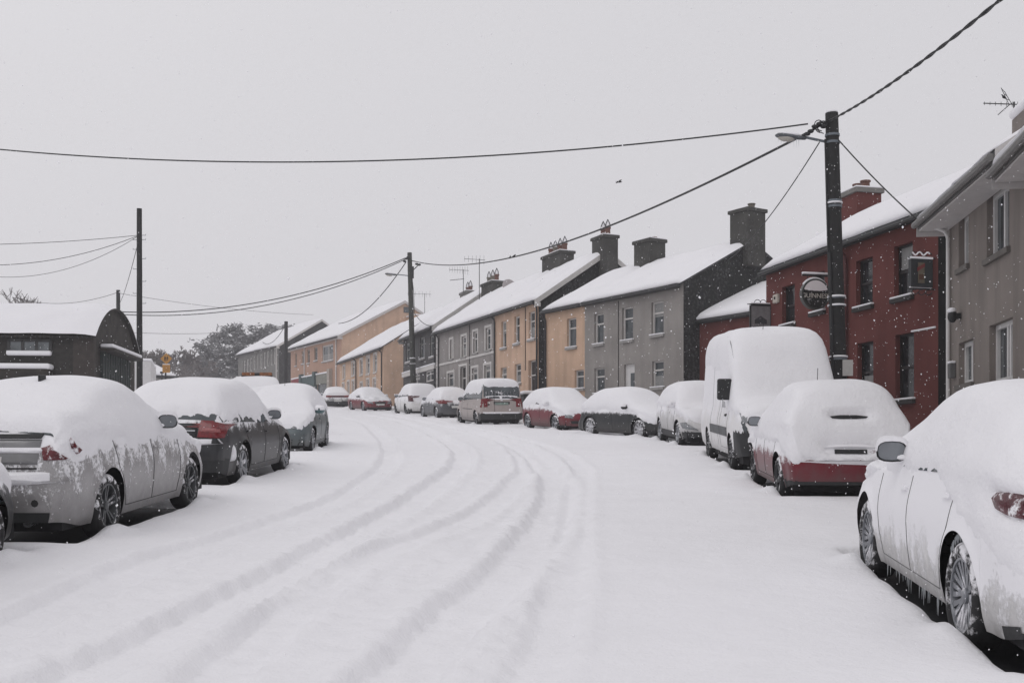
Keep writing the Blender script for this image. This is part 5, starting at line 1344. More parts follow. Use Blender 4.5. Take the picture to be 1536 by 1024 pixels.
    # left pole by the shed
    Y = 45; base = px(209.5,600,Y); base.z = ground(base.x,Y); top = px(209,313,Y)
    t, d = pole('stepped_pole', 'slim dark wooden pole with climbing pegs beside the barrel roofed shed', base, top, .125, .10, WOOD); left = base+d
    for u, v in ((1,353),(1,359.5),(-1,359.5),(-1,374),(1,388),(-1,403.5),(1,422),(-1,440),(1,455)):
        B = MB(); z = px(209,v,Y).z-base.z; o = d*(z/d.z); B.tube([Vector((o.x+u*.08,0,z)), Vector((o.x+u*.25,0,z)), Vector((o.x+u*.255,0,z+.05))], .012, 5); B.build('climbing_peg', GALV, t)
    Y = 72; base = px(177.5,560,Y); base.z = ground(base.x,Y); top = px(177.3,435,Y)
    t, d = pole('distant_pole', 'distant wooden pole rising behind the shed roof', base, top, .15, .12, WOOD); far = base+d
    # ---- cables
    m0 = px(1243,182,24.2)
    cable('thick twisted cable running passing close overhead from the top of the thick wooden pole', m0, px(1800,-262,9.0), .22, .020, True)
    cable('long single black cable crossing the whole open sky from the thick wooden pole', px(1212,186,24.2), px(-380,170,30.5), 1.05, .017, n=60)
    cable('black cable with two crows on it between the thick pole and the leaning pole', px(1210,200,24.2), px(618,391,71.4), 1.22, .028, n=60)
    cable('upper of the twin cables sagging from the leaning pole towards the shed', px(608,387,71.4), px(150,466,66), 1.15, .03, n=50)
    cable('lower of the twin cables sagging from the leaning pole towards the shed', px(608,389,71.4), px(150,469,66), 1.30, .026, n=50)
    cable('service cable falling from the leaning pole to the peach building', px(609,393,71.4), px(508,485,103), .9, .032)
    cable('service cable falling from the thick pole to the gable of the grey house', px(1229,214,24.2), px(1083,396,44.5), .35, .014)
    cable('service cable from the thick pole to the eaves of the pub', px(1256,208,24.2), px(1386,338,22.6), .06, .014)
    cable('highest of the thin wires leaving the top of the pegged pole', px(206,353,45), px(-110,367,42), .12, .011)
    cable('middle one of the thin wires leaving the top of the pegged pole', px(206,354,45), px(-110,391,42), .55, .012)
    cable('lowest of the thin wires leaving the top of the pegged pole', px(206,355,45), px(-110,392,44), 1.05, .009)
    cable('wire dropping steeply from the slim pole to the distant pole', px(206.5,366,45), px(179,456,71.5), .25, .014)
    cable('faint wire above the shed roof leaving the distant pole', px(175,439,72), px(20,446,80), .55, .014)
    cable('faint distant wire crossing behind the slim pole at roof height of the shed', px(186,498,88), px(345,498,118), .15, .018)
    cable('very faint distant wire crossing the pale sky above the far trees', px(180,440,90), px(470,472,125), .3, .016)
    cable('short service cable from the slim short pole to the dark gabled house', third-Vector((0,0,.2)), px(394,513,146), .8, .03)
    cable('service cable from the leaning pole to the dark stone house', px(622,470,71.2), px(650,488,67.8), .25, .02)
    return main
def crow(label, p, yaw, s=1., flying=False):
    r = thing('crow', label, 'bird', p, yaw, 'black birds'); mat = mat_basic('crow_black', (.012,.012,.014), .5, .2, 12)
    mb = MB()
    rings = [(-.20,.012,.006,-.06),(-.13,.03,.012,-.035),(-.08,.04,.03,-.01),(-.02,.055,.055,.02),(.05,.052,.055,.05),(.10,.036,.04,.09),(.135,.034,.036,.115),(.165,.024,.024,.12),(.19,.010,.010,.115),(.225,.003,.003,.108)]
    n = 10; k = .0 if flying else 1.
    vs = [Vector((x*s, w*s*math.cos(2*math.pi*i/n), (z*k+.075*(1-k)+h*math.sin(2*math.pi*i/n)+.05)*s)) for x,w,h,z in rings for i in range(n)]
    fs = [(a*n+i, a*n+(i+1)%n, (a+1)*n+(i+1)%n, (a+1)*n+i) for a in range(len(rings)-1) for i in range(n)]+[tuple(range(n)), tuple((len(rings)-1)*n+i for i in range(n))]
    mb.add(vs, fs); mb.build('body', mat, r, smooth='all')
    for sg in (-1,1):
        w = MB()
        if flying: pts = [(.08,.03,.12),(.10,.20,.17),(.04,.42,.14),(-.05,.40,.13),(-.04,.2,.14),(-.08,.04,.11)]
        else: pts = [(.09,.045,.10),(.06,.062,.03),(-.05,.055,.0),(-.19,.018,-.035),(-.12,.035,.03),(0,.05,.10)]
        v = [Vector((x*s,y*sg*s,z*s)) for x,y,z in pts]; w.add(v+[q+Vector((0,0,.012*s)) for q in v], [tuple(range(6)), tuple(range(6,12))]+[(i,(i+1)%6,6+(i+1)%6,6+i) for i in range(6)])
        w.build('wing', mat, r)
    if not flying:
        w = MB(); w.tube([(0.02*s,.02*s,.02*s),(.02*s,.02*s,-.02*s)], .006*s, 5); w.tube([(0.02*s,-.02*s,.02*s),(.02*s,-.02*s,-.02*s)], .006*s, 5); w.build('legs', mat, r)
def signs(H):
    pub = H['pub']
    # round enamel sign, edge on to the wall
    def on(h, u, v): return h.c(u, v)
    x, z = on(pub, 1247, 446); r = thing('round_sign', 'round black pub sign with pale lettering, snow over its top half', 'sign', tuple(pub.Pl.xy)+(pub.z0,), pub.root.rotation_euler.z, 'pub signs')
    c = Vector((x, -.46, z+.06)); M = Matrix.Translation(c) @ Matrix.Rotation(R(90), 4, 'Y')
    rad = .375
    mb = MB(); mb.lathe([(0,-.05),(rad-.015,-.05),(rad,-.035),(rad,.035),(rad-.015,.05),(0,.05)], 36, M); mb.build('disc', mat_dusted('black_enamel', (.015,.018,.017), .36, 10, .4, zs=0), r, smooth=True)
    mb = MB(); mb.lathe([(rad-.03,.05),(rad-.03,.066),(rad+.012,.066),(rad+.012,-.066),(rad-.03,-.066),(rad-.03,-.05)], 36, M); mb.build('rim', mat_basic('sign_rim', (.05,.055,.05), .4), r, smooth=True)
    mb = MB(); pts = [(rad-.02)*1 for _ in range(1)]; n = 18; poly = []
    for i in range(n+1):
        a = R(20)+R(140)*i/n; poly.append(((rad-.03)*math.cos(a), (rad-.03)*math.sin(a)))
    base_y = (rad-.03)*math.sin(R(20)); m = 14
    for i in range(1, m): t = i/m; xx = -(rad-.03)*math.cos(R(20))*(1-2*t); poly.append((xx, base_y-.015+.018*nz((xx*14,3.,0))-.02*math.sin(t*math.pi)))
    MM = Matrix.Translation(c) @ Matrix(((0,0,1,0),(1,0,0,0),(0,1,0,0),(0,0,0,1)))
    mb.prism(poly, .051, .066, MM); mb.build('face_snow', mat_snow('thin_snow', (.80,.76,.77), .5), r)
    mb = MB(); k = [(c.x, c.y+(rad+.01)*math.cos(a), c.z+(rad+.01)*math.sin(a)+.02) for a in [R(35)+R(110)*i/12 for i in range(13)]]; mb.tube(k, .03, 7); mb.build('top_snow', SN, r, smooth=True)
    letters = mat_basic('cream_letters', (.50,.47,.42), .6, .05, 9, bstr=0)
    T = Matrix.Translation(c+Vector((.052,0,-.045))) @ Matrix(((0,0,1,0),(1,0,0,0),(0,1,0,0),(0,0,0,1)))
    text_mesh('GUINNESS', .165, .004, 'lettering', letters, r, T)
    mb = MB(); mb.tube([(c.x,-.80,c.z+rad+.10),(c.x,-.002,c.z+rad+.10)], .025, 6); mb.tube([(c.x,-.26,c.z+rad+.10),(c.x,-.26,c.z+rad-.06)], .012, 5); mb.tube([(c.x,-.66,c.z+rad+.10),(c.x,-.66,c.z+rad-.06)], .012, 5)
    br = mb.build('bracket', BLACK, r)
    mb = MB(); mb.box((c.x-.035,-.81,c.z+rad+.124),(c.x+.035,-.01,c.z+rad+.18)); mb.build('bracket_snow', SN, br, smooth=True, bevel=.02)
    # framed lamp-box sign with scrolls near the right end of the pub
    x, z = on(pub, 1402, 411); r = thing('hanging_sign', 'black framed hanging pub sign with an amber panel and wrought scrolls', 'sign', tuple(pub.Pl.xy)+(pub.z0,), pub.root.rotation_euler.z, 'pub signs')
    w, h = .52, .60; y1 = -.08; c = Vector((x, y1-w/2, z))
    mb = MB(); mb.box((x-.06,y1-w,z-h/2),(x+.06,y1,z+h/2)); mb.build('box', mat_dusted('sign_black', (.010,.013,.015), .25, 18, .4), r, bevel=.012)
    mb = MB(); mb.box((x+.06,y1-w*.70,z-h*.36),(x+.068,y1-w*.40,z+h*.36)); pn = mb.build('panel', mat_basic('amber_panel', (.10,.082,.055), .5, .25, 8), r)
    mb = MB(); mb.box((x+.0683,y1-w*.66,z-h*.24),(x+.072,y1-w*.45,z-h*.05)); mb.build('pint_picture', mat_basic('brown_ale', (.07,.028,.015), .5), pn)
    # slanted red brush mark over the panel
    mb = MB(); mb.add([(x+.0685,y1-w*.74,z+.03),(x+.0685,y1-w*.40,z+.13),(x+.0685,y1-w*.40,z+.21),(x+.0685,y1-w*.74,z+.11),(x+.074,y1-w*.74,z+.03),(x+.074,y1-w*.40,z+.13),(x+.074,y1-w*.40,z+.21),(x+.074,y1-w*.74,z+.11)], [(0,1,2,3),(4,5,6,7),(0,1,5,4),(1,2,6,5),(2,3,7,6),(3,0,4,7)]); mb.build('red_mark', mat_basic('sign_red', (.15,.02,.02), .5), pn)
    mb = MB()
    for zz in (z+h/2+.03, z-h/2-.03): mb.tube([(x,y1-w-.03,zz),(x,-.002,zz)], .016, 6)
    def scroll(zz, up):
        for a in range(3):
            y = y1-w*.15-a*w*.32; mb.tube([(x, y+.09*math.cos(t)*(1-t/9), zz+up*(.05+.055*math.sin(t))) for t in [i*.55 for i in range(11)]], .010, 5)
    scroll(z+h/2+.05, 1); scroll(z-h/2-.05, -1); mb.build('bracket', BLACK, r)
    mb = MB(); mb.box((x-.065,y1-w-.01,z+h/2+.003),(x+.065,y1,z+h/2+.045)); mb.tube([(x+.02,y1-w*(.1+.8*i/12),z+h/2+.12+.035*math.sin(i*1.1)) for i in range(13)], .016, 6); mb.box((x-.03,y1-w,z-h/2-.014),(x+.03,y1,z-h/2+.012)); mb.build('scroll_snow', SN, r, smooth=True)
    # square bracket sign before the annexe roof
    x, z = on(pub, 1153, 483); r = thing('bracket_sign', 'square grey sign under a scrolled iron bracket, in front of the annexe roof', 'sign', tuple(pub.Pl.xy)+(pub.z0,), pub.root.rotation_euler.z, 'pub signs')
    x = max(x, .05)+.12; w = .58; h = .62; zt = px(1137,461,32).z-pub.z0
    mb = MB(); mb.box((x-.02,-.02-w,zt-h),(x+.02,-.02,zt)); b = mb.build('board', mat_basic('grey_board', (.17,.165,.17), .6, .25, 6), r)
    mb = MB(); e = .035
    for a, b2 in (((x-.028,-.02-w-e,zt-h),(x+.028,-.02-w,zt+.02)),((x-.028,-.02,zt-h),(x+.028,-.02+.018,zt+.02)),((x-.028,-.02-w,zt),(x+.028,-.02,zt+.03))): mb.box(a, b2)
    mb.build('frame', BLACK, r)
    mb = MB(); mb.add([(x+.024,-.02-w*.82,zt-h*.62),(x+.024,-.02-w*.5,zt-h*.44),(x+.024,-.02-w*.18,zt-h*.62),(x+.024,-.02-w*.18,zt-h*.80),(x+.024,-.02-w*.82,zt-h*.80)], [(0,1,2,3,4)]); mb.build('emblem', mat_basic('emblem_dark', (.04,.04,.045), .6, .3, 20), b)
    mb = MB(); mb.tube([(x,-.02-w-.1,zt+.05),(x,-.0,zt+.05)], .018, 6)
    for a in range(2): mb.tube([(x, -.02-w*(.35+.3*a)+.10*math.cos(t), zt+.08+.10*math.sin(t)) for t in [i*.4 for i in range(9)]], .010, 5)
    mb.build('bracket', BLACK, r)
    mb = MB(); mb.box((x-.03,-.02-w,zt+.068),(x+.03,-.02,zt+.10)); mb.build('bracket_snow', SN, r, smooth=True, bevel=.012)
    # alarm box on the pub wall
    x, z = on(pub, 1166.5, 447.5); r = thing('alarm_box', 'small cream alarm box high on the red pub wall', 'alarm box', tuple(pub.Pl.xy)+(pub.z0,), pub.root.rotation_euler.z)
    mb = MB(); mb.box((x-.14,-.09,z-.13),(x+.14,-.002,z+.11)); mb.build('case', mat_basic('cream_case', (.45,.41,.36), .5, .06, 9), r, bevel=.02)
    mb = MB(); mb.box((x-.05,-.096,z-.03),(x+.04,-.0905,z+.04)); mb.build('emblem', SEAM, r)
    # school children warning sign
    Y = 60.; b = px(248.5,575,Y); b.z = ground(b.x,Y); r = thing('warning_sign', 'amber diamond warning sign with two walking children over a square amber plate', 'sign', b, 0.)
    YEL = mat_basic('amber_sign', (.42,.215,.055), .6, .12, 6, bstr=0); zc = px(250,538,Y).z-b.z; z2 = px(250,553,Y).z-b.z; xo = px(250,538,Y).x-b.x
    mb = MB(); mb.tube([(0,0,-.3),(0,0,zc)], .045, 8); mb.build('post', DARKMETAL, r, smooth=True)
    Mx = Matrix.Translation((xo,-.06,zc)) @ Matrix.Rotation(R(90), 4, 'X')
    mb = MB(); s = .31; mb.prism([(s,0),(0,s),(-s,0),(0,-s)], 0, .02, Mx); dm = mb.build('diamond', YEL, r)
    mb = MB()
    for ox, k in ((-.065,1.),(.055,.92)):
        def P(pts): mb.prism([(ox+x*k, y*k) for x, y in pts], .0205, .026, Mx)
        P([(.025*math.cos(a)+.0, .115+.025*math.sin(a)) for a in [i*math.pi/5 for i in range(10)]])
        P([(-.035,.085),(.035,.085),(.03,-.02),(-.03,-.02)]); P([(-.03,-.022),(-.002,-.022),(-.03,-.13),(-.055,-.13)]); P([(.002,-.022),(.03,-.022),(.055,-.13),(.03,-.13)]); P([(.037,.08),(.075,.0),(.06,-.01),(.036,.05)])
    mb.build('children_symbol', BLACK, dm)
    mb = MB(); mb.box((xo-.20,-.08,z2-.21),(xo+.20,-.06,z2+.21)); pl = mb.build('plate', YEL, r)
    mb = MB()
    for zz in (.12,.02,-.08): mb.box((xo-.15,-.0835,z2+zz-.012),(xo+.15,-.0805,z2+zz+.018))
    mb.build('text_bars', mat_basic('faded_print', (.24,.12,.04), .7, .3, 30, bstr=0), pl)
    mb = MB(); mb.box((xo-.2,-.082,z2+.212),(xo+.2,-.055,z2+.25)); mb.build('plate_snow', SN, pl, bevel=.012)
    b = px(243,575,Y); b.z = ground(b.x,Y); zt = px(243,557,Y).z-b.z; r = thing('sign_post', 'thin low post beside the taller warning sign', 'post', b, 0.)
    mb = MB(); mb.tube([(0,0,-.3),(0,0,zt)], .03, 7); mb.build('post', DARKMETAL, r); mb = MB(); mb.box((-.10,-.02,zt-.1),(.10,.02,zt)); mb.build('cap_plate', DARKMETAL, r)
def shed():
    a = Vector((-12.2, 33.0)); b = Vector((-12.62, 37.9)); d = (b-a).normalized(); ex = Vector((d.y, -d.x))  # outward normal of the gable
    ang = math.atan2(ex.y, ex.x); r = thing('barrel_roof_shed', 'dark corrugated shed with a snowy barrel roof and green door', 'shed', (a.x, a.y, ground(a.x,a.y)), ang)
    z0 = r.location.z; W = (b-a).length; L = 13.0; E = px(140,505,33).z-z0; rise = px(168,464,35.4).z-z0-E
    n = 18
    def arc(i, g=0.):   # circular arch across y
        t = i/n; c = W+2*g; y = -g+c*t
        Rr = (c*c/4+rise*rise)/(2*rise); return y, E+math.sqrt(max(0,Rr*Rr-(y-W/2)**2))-(Rr-rise)
    CORR = mat_basic('rusty_corrugated', (.034,.030,.026), .8, .6, 3, bstr=.3); GRN = mat_dusted('green_boards', (.042,.052,.050), .24, 9, .8)
    mb = MB(); mb.add([(-L,0,-.6),(0,0,-.6),(0,0,E),(-L,0,E),(-L,W,-.6),(0,W,-.6),(0,W,E),(-L,W,E)], [(0,1,2,3),(5,4,7,6),(4,0,3,7)])
    mb.build('wall', mat_dusted('stone_wall_dark', (.032,.030,.027), .28, 6, .9), r)
    g = MB(); g.add([(0,0,-.6),(0,W,-.6)]+[(0,)+arc(n-i) for i in range(n+1)], [tuple(range(n+3))]); g.build('gable', CORR, r)
    mb = MB(); K = []
    for x in (-L-.1, .12):
        for i in range(n+1): y, z = arc(i,.18); K.append((x,y,z))
        for i in range(n+1): y, z = arc(n-i,.18); K.append((x,y,z-.05))
    m = 2*(n+1); mb.add(K, [tuple(range(m)), tuple(range(m,2*m))]+[(i,(i+1)%m,m+(i+1)%m,m+i) for i in range(m)]); rf = mb.build('roof', CORR, r, smooth=True)
    # scalloped edge of the sheets
    mb = MB(); y, z = arc(0,.18); k = 0; x = -L
    while x < .08: mb.tube([(x,y-.015,z-.035),(x,y+.25,z+.11)], .032, 6); x += .13
    mb.build('sheet_edge', GUTTER, rf, smooth=True)
    q = MB(); nx = 44
    for i in range(nx+1):
        e = min(i, nx-i); f = 0 if e == 0 else (.7 if e == 1 else 1)
        for j in range(n+1):
            y, z = arc(j,.19); s = math.sin(math.pi*clamp(j/n,.04,.96))**.4
            q.v.append((lerp(-L-.12,.13,i/nx), y+(y-W/2)*.02*f, z+.004+.13*f*s*(1+.3*nz((i*.3,j*.5,2.)))))
    q.f = [(i*(n+1)+j, (i+1)*(n+1)+j, (i+1)*(n+1)+j+1, i*(n+1)+j+1) for i in range(nx) for j in range(n)]; q.build('roof_snow', SN, rf, smooth='all')
    S = lambda u, v: ((px(u,v,33).x-a.x), px(u,v,33).z-z0)
    # window strip in the long wall
    x0, zt = S(18,511); x1, zb = S(78,527)
    mb = MB()
    for k in range(4): xx = lerp(x0,x1,k/3); mb.box((xx-.04,-.05,zb),(xx+.04,-.003,zt))
    mb.box((x0,-.05,zt-.05),(x1,-.004,zt+.03)); w = mb.build('window', mat_basic('old_frame', (.05,.05,.05), .8), r)
    mb = MB(); mb.box((x0+.04,-.03,zb),(x1-.04,-.004,zt-.05)); mb.build('pane', mat_glass('shed_glass',(.09,.10,.105)), w)
    mb = MB(); mb.box((x0-.05,-.16,zb-.14),(x1+.05,-.005,zb+.0)); mb.build('sill_snow', SN, w, smooth=True, bevel=.05)
    x0, zt = S(8,554); x1, zb = S(81,562); mb = MB(); mb.box((x0,-.45,zb-.6),(x1,-.006,zt-.03)); lt = mb.build('lean_to', CORR, r)
    mb = MB(); mb.box((x0-.05,-.5,zt-.025),(x1+.05,-.01,zt+.13)); mb.build('ledge_snow', SN, lt, smooth=True, bevel=.06)
    # posts at the corners, double door and canopy in the gable
    mb = MB(); mb.box((-.55,-.06,-.5),(.04,.14,E-.02)); mb.build('corner_pier', mat_basic('brown_pier', (.045,.038,.034), .8, .3), r)
    y0, y1 = .75, W-.95; mb = MB(); mb.box((.003,y0,-.5),(.07,y1,E-.35))
    dr = mb.build('door', GRN, r)
    mb = MB(); n2 = 11
    for k in range(n2+1): y = lerp(y0,y1,k/n2); mb.box((.071,y-.018,-.5),(.09,y+.018,E-.36))
    mb.build('door_batten', mat_dusted('batten_green', (.03,.04,.04), .26, 9, .8), dr)
    mb = MB(); mb.box((.004,y0-.15,E-.34),(.45,y1+.2,E-.26)); cn = mb.build('canopy', CORR, r)
    mb = MB(); mb.box((.02,y0-.12,E-.257),(.44,y1+.17,E-.13)); mb.build('canopy_snow', SN, cn, smooth=True, bevel=.05)
def small_things():
    # box lorry beyond the shed
    Y = 52.; c = px(194,571,Y); g = ground(c.x,Y); r = thing('box_lorry', 'white box lorry standing behind the slim pole by the shed', 'lorry', (c.x,Y,g), R(15))
    h = px(209,541,Y).z-g
    wm = mat_basic('lorry_white', (.62,.61,.61), .6, .06, 3)
    mb = MB(); mb.box((-.98,0,1.15),(.98,4.6,h)); mb.build('box_body', wm, r, bevel=.05)
    mb = MB(); mb.box((-.99,-.01,h+.003),(.99,4.62,h+.13)); mb.build('roof_snow', SN, r, smooth=True, bevel=.05)
    mb = MB(); mb.box((-.9,.02,.40),(.9,4.6,1.145)); mb.build('chassis', BLACK, r)
    mb = MB(); mb.prism([(4.65,.5),(6.4,.5),(6.4,1.3),(6.15,2.1),(4.65,2.2)], -.92, .92, Matrix(((0,0,1,0),(1,0,0,0),(0,1,0,0),(0,0,0,1)))); mb.build('cab', wm, r, bevel=.06)
    for y in (1.1,5.5):
        for sg in (1,-1): w = wheel_mesh(r, .38, .24, sg, 6, RIMDARK, 16, None, 'plain'); w.rotation_euler = (0,0,0); w.location = (sg*.80, y, .38); w.rotation_euler.z = R(-90)
    for sg in (1,-1):
        mb = MB(); mb.box((sg*.86-.08,-.06,.80),(sg*.86+.08,-.012,1.45)); mb.build('tail_light', LAMPRED, r, bevel=.02)
    # low snowy house behind the sign
    H = House('bungalow', 'small grey bungalow under a snowy roof behind the warning sign', 'bungalow', (px(262,560,92).x,92), (px(206,560,90).x,90), 7.5, (258,565), 1.0, None)
    H.opening(.9,1.0,2.0,2.2, rev=.1); H.walls(W_CONC); H.roof(.35,.1,.22, seed=13.)
    # wheelie bin beside the beige van
    Y = 50.0; c = px(792,630,Y); r = thing('wheelie_bin', 'black wheelie bin with a snowy lid beside the beige van', 'bin', (c.x,Y,ground(c.x,Y)+.08), R(15))
    mb = MB(); mb.add([(-.24,-.28,.06),(.24,-.28,.06),(.24,.26,.06),(-.24,.26,.06),(-.29,-.36,1.02),(.29,-.36,1.02),(.29,.34,1.02),(-.29,.34,1.02)], [(3,2,1,0),(4,5,6,7),(0,1,5,4),(1,2,6,5),(2,3,7,6),(3,0,4,7)]); mb.build('bin_body', BLACK, r, bevel=.02)
    mb = MB(); mb.box((-.31,-.39,1.022),(.31,.37,1.09)); ld = mb.build('lid', BLACK, r, bevel=.02)
    mb = MB(); mb.box((-.30,-.38,1.092),(.30,.36,1.25)); mb.build('lid_snow', SN, ld, smooth=True, bevel=.06)
    for sg in (-1,1): mb = MB(); mb.lathe([(0,-.03),(.1,-.03),(.1,.03),(0,.03)], 14, Matrix.Translation((sg*.22,.3,.1)) @ Matrix.Rotation(R(90),4,'Y')); mb.build('wheel', BLACK, r)
LEAF = mat_basic('pine_foliage', (.040,.046,.044), .9, .45, .7, bstr=0)
TWIG = mat_basic('bare_twigs', (.18,.165,.16), .9, .2, 3, bstr=0)
FROST = mat_dusted('snow_flecked_foliage', (.175,.177,.18), .34, .9, .95, up=.12)
def conifer(label, base, h, spread, seed, lean=0., top=.0):
    rr = random.Random(seed); r = thing('pine_tree', label, 'tree', base, 0., 'dark pines beyond the houses')
    t = MB(); t.tube([(0,0,-.5),(.1*spread*lean,0,h*.45),(.2*spread*lean,0,h*.93)], .22, 7, r1=.05)
    limbs = []
    for k in range(26):
        z = h*rr.uniform(.25,.95); a = rr.uniform(0,6.28); L = spread*(1.05-z/h*.75)*rr.uniform(.55,1.1)
        p0 = Vector((.2*spread*lean*z/h,0,z)); p1 = p0+Vector((math.cos(a)*L,math.sin(a)*L*.8,L*rr.uniform(.05,.45))); t.tube([p0,(p0+p1)/2+Vector((0,0,.1)),p1], .06, 4, r1=.015); limbs.append((p0,p1,L))
    tr = t.build('trunk', TWIG, r)
    c = MB()
    for p0, p1, L in limbs:
        for _ in range(rr.randint(5,9)):
            q = p0.lerp(p1, rr.uniform(.35,1.08))+Vector((rr.gauss(0,.32),rr.gauss(0,.32),rr.gauss(.12,.22)))
            sz = rr.uniform(.45,.95)
            for _ in range(11):
                w = q+Vector((rr.gauss(0,sz*.5),rr.gauss(0,sz*.5),rr.gauss(0,sz*.28))); l = rr.uniform(.14,.38)
                u = Vector((rr.gauss(0,1),rr.gauss(0,1),rr.gauss(.15,.5))).normalized(); v = u.cross(Vector((rr.gauss(0,1),rr.gauss(0,1),rr.gauss(0,1)))).normalized()
                c.add([w-u*l-v*l*.32, w+u*l-v*l*.2, w+u*l*1.1+v*l*.25, w-u*l+v*l*.32], [(0,1,2,3)])
    c.build('crown', FROST, r, fix=False); return r
def bare_tree(label, base, h, seed, spread=1., name='bare_tree', depth=6, rmin=.045):
    rr = random.Random(seed); r = thing(name, label, 'tree', base, 0., 'leafless trees'); tr = MB(); br = MB()
    def grow(p, d, l, rad, k):
        q = p+d*l; mid = p+d*l*.5+Vector((rr.gauss(0,.05),rr.gauss(0,.05),0))*l
        (tr if k >= depth-1 else br).tube([p,mid,q], rad, 5 if k > 3 else 3, False, r1=rad*.7)
        if k == 0: return
        for i in range(rr.choice((2,3,3)) if k > 1 else 3):
            nd = (d+Vector((rr.gauss(0,.5)*spread,rr.gauss(0,.5)*spread,rr.gauss(.08,.25)))).normalized(); grow(p.lerp(q, rr.uniform(.65,1.)), nd, l*rr.uniform(.66,.86), max(rmin, rad*.62), k-1)
    grow(Vector((0,0,-.3)), Vector((rr.gauss(0,.05),0,1)).normalized(), h*.26, h*.022, depth)
    tr.build('trunk', TWIG, r, smooth='all'); br.build('crown', TWIG, r, fix=False); return r
def trees():
    def at(u, Y): p = px(u,560,Y); return (p.x, Y, ground(p.x,Y)-.2)
    def ht(u, v, Y): p = px(u,v,Y); return p.z-ground(p.x,Y)
    for i, (u, v, Y, sp, lab) in enumerate(((308,514,158,4.2,'broad pine at the bungalow end of the dark clump'),(330,492,166,4.4,'pine with a broken outline, second from the bungalow end of the dark clump'),(352,486,172,4.6,'tall pine in the middle of the dark clump'),
        (384,486,168,4.6,'tall dense pine between the middle of the clump and the spiky pine'),(405,476,178,2.6,'thin pine with a bare spiky top near the dark gabled houses'),(366,510,155,4.6,'low dense pine in front of the clump'),(290,540,150,3.6,'low bushy evergreen between the bungalow and the dark clump'),(425,488,186,2.6,'faint pine behind the dark gabled houses'))):
        conifer(lab, at(u,Y), ht(u,v,Y), sp, 20+i)
    for i, (u, v, Y, lab) in enumerate(((222,527,112,'leafless tree beside the slim pole behind the box lorry'),(268,524,128,'leafless tree with a wide crown beyond the bungalow'),(243,534,120,'small leafless tree behind the warning sign'))):
        bare_tree(lab, at(u,Y), ht(u,v,Y)*1.45, 40+i, 1.25, depth=7)
    for i, (u, v, Y, lab) in enumerate(((27,436,88,'leafless tree showing above the snowy shed roof'),(-4,438,88,'second leafless tree above the shed roof, cut off by the edge of the view'))):
        bare_tree(lab, at(u,Y), ht(u,v,Y)*1.14, 50+i, 1.05, rmin=.028, depth=7)
def aerial_y(): return next(o for o in COL.objects if o.get('label','').startswith('long comb')).location.y
def birds():
    crow('lower of two crows perched side by side on the cable', px(765.2,387.6,42.5), R(80), .60); crow('upper of two crows perched side by side on the cable', px(770.8,386.0,42.3), R(55), .64)
    crow('black bird in flight high over the orange house', px(928,276,40), R(15), .62, True); crow('small black bird perched on the comb shaped aerial', px(1506,147.5,aerial_y()-.0), R(200), .42)
def falling_snow():
    rr = random.Random(11); mb = MB()
    for k in range(27000):
        y = 2.2+30*rr.random()**.75; x = rr.uniform(-.52,.52)*y*1.15+rr.uniform(-1,1); g = ground(x,y); z = g+rr.uniform(.05,.62*y+2.2)
        s = rr.choice((.0035,.004,.0045,.005,.007))*rr.uniform(.6,1.05)
        s *= .45+.55*sstep(3, 11, y)
        e = Vector((rr.gauss(0,1),rr.gauss(0,1),rr.gauss(0,1.4))).normalized()*s*.5
        v = [(x+s,y,z),(x-s,y,z),(x,y+s,z),(x,y-s,z),(x+e.x,y+e.y,z+s*1.25),(x-e.x,y-e.y,z-s*1.25)]
        mb.add(v, [(0,2,4),(2,1,4),(1,3,4),(3,0,4),(2,0,5),(1,2,5),(3,1,5),(0,3,5)])
    o = mb.build('falling_snow', mat_basic('snow_flake', (.97,.965,.99), .9, .02, 5, bstr=0), None, smooth='all', fix=False); tag(o, 'snow flakes drifting down through the air above the street', kind='stuff')
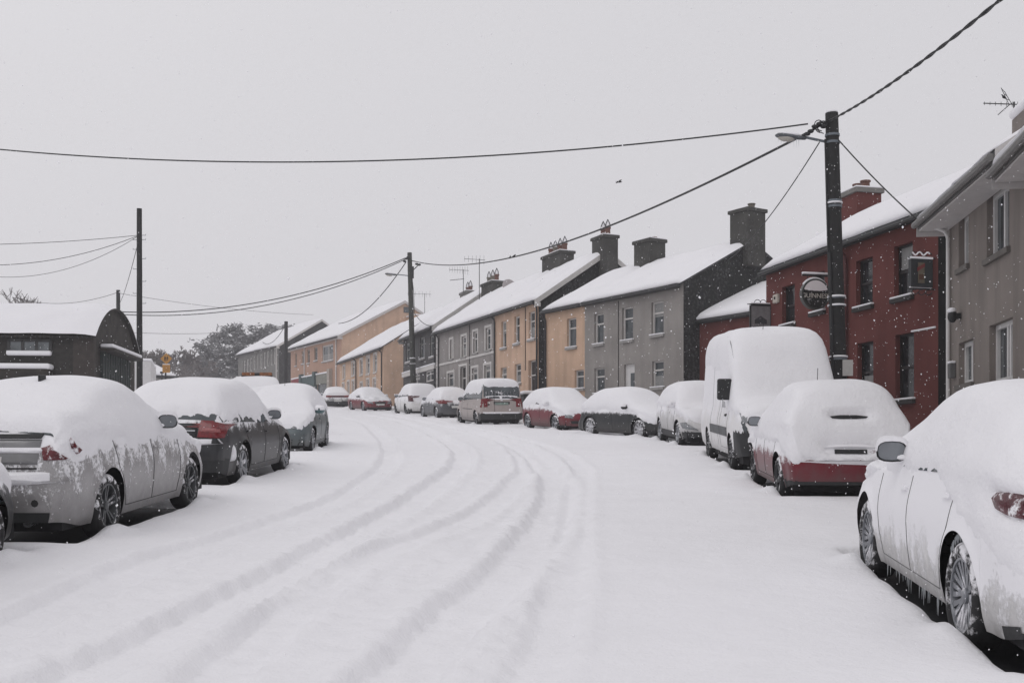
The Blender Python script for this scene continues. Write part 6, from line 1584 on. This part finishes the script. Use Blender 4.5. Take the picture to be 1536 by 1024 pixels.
# ---------------------------------------------------------------- light, sky, air, camera
def world():
    w = bpy.data.worlds.new('World'); scene.world = w; w.use_nodes = True; nt = w.node_tree; nt.nodes.clear()
    out = nt.nodes.new('ShaderNodeOutputWorld'); bg = nt.nodes.new('ShaderNodeBackground'); nt.links.new(bg.outputs[0], out.inputs[0])
    sky = nt.nodes.new('ShaderNodeTexSky'); sky.sky_type = 'NISHITA'; sky.sun_disc = False; sky.sun_elevation = R(48); sky.sun_rotation = R(-35); sky.dust_density = 6.
    hs = nt.nodes.new('ShaderNodeHueSaturation'); hs.inputs['Saturation'].default_value = .15; nt.links.new(sky.outputs[0], hs.inputs['Color'])
    tc = nt.nodes.new('ShaderNodeTexCoord'); sx = nt.nodes.new('ShaderNodeSeparateXYZ'); nt.links.new(tc.outputs['Generated'], sx.inputs[0])
    f = mapr(nt, sx.outputs[2], 0., 1., SKY0, SKY1)          # overcast: brighter towards the zenith
    k = nt.nodes.new('ShaderNodeVectorMath'); k.operation = 'SCALE'; k.inputs[0].default_value = (1.0,.986,1.028); nt.links.new(f, k.inputs['Scale'])
    nt.links.new(mixc(nt, .06, k.outputs[0], hs.outputs[0]), bg.inputs[0]); bg.inputs[1].default_value = .10
    # (the cloud layer is given in the sky texture's own physical scale, ten times brighter than the picture)
SKY0, SKY1 = 6.15, 6.75
def sun():
    l = bpy.data.lights.new('sun', 'SUN'); l.energy = .5; l.angle = R(40); l.color = (1,.975,.955)
    o = bpy.data.objects.new('sun', l); COL.objects.link(o); o.rotation_euler = (R(42), 0, R(-35))
def haze():
    mb = MB(); mb.box((-250,-70,-6),(250,360,42)); m = bpy.data.materials.new('snowy_air'); m.use_nodes = True; nt = m.node_tree; nt.nodes.clear()
    out = nt.nodes.new('ShaderNodeOutputMaterial'); v = nt.nodes.new('ShaderNodeVolumePrincipled'); v.inputs['Color'].default_value = (.93,.92,.95,1); v.inputs['Density'].default_value = HAZE; v.inputs['Anisotropy'].default_value = .2
    nt.links.new(v.outputs[0], out.inputs['Volume']); o = mb.build('haze', m); tag(o, 'thin pale haze of falling snow in the air', kind='stuff')
HAZE = .0010
def camera():
    c = bpy.data.cameras.new('camera'); c.sensor_width = 36; c.lens = F/1536*36; c.shift_y = (695-512)/1536; c.clip_end = 2000; c.clip_start = .05
    o = bpy.data.objects.new('camera', c); COL.objects.link(o); o.location = EYE; o.rotation_euler = (R(90),0,0); scene.camera = o
world(); sun(); camera()
fleet()
make_ground()
HS = buildings()
make_poles(); signs(HS); shed(); small_things(); trees(); birds(); falling_snow(); haze()
scene.view_settings.view_transform = 'Standard'; scene.view_settings.look = 'None'; scene.view_settings.gamma = 1; scene.view_settings.exposure = .09
scene.cycles.volume_bounces = 1; scene.cycles.max_bounces = 8; scene.cycles.diffuse_bounces = 3
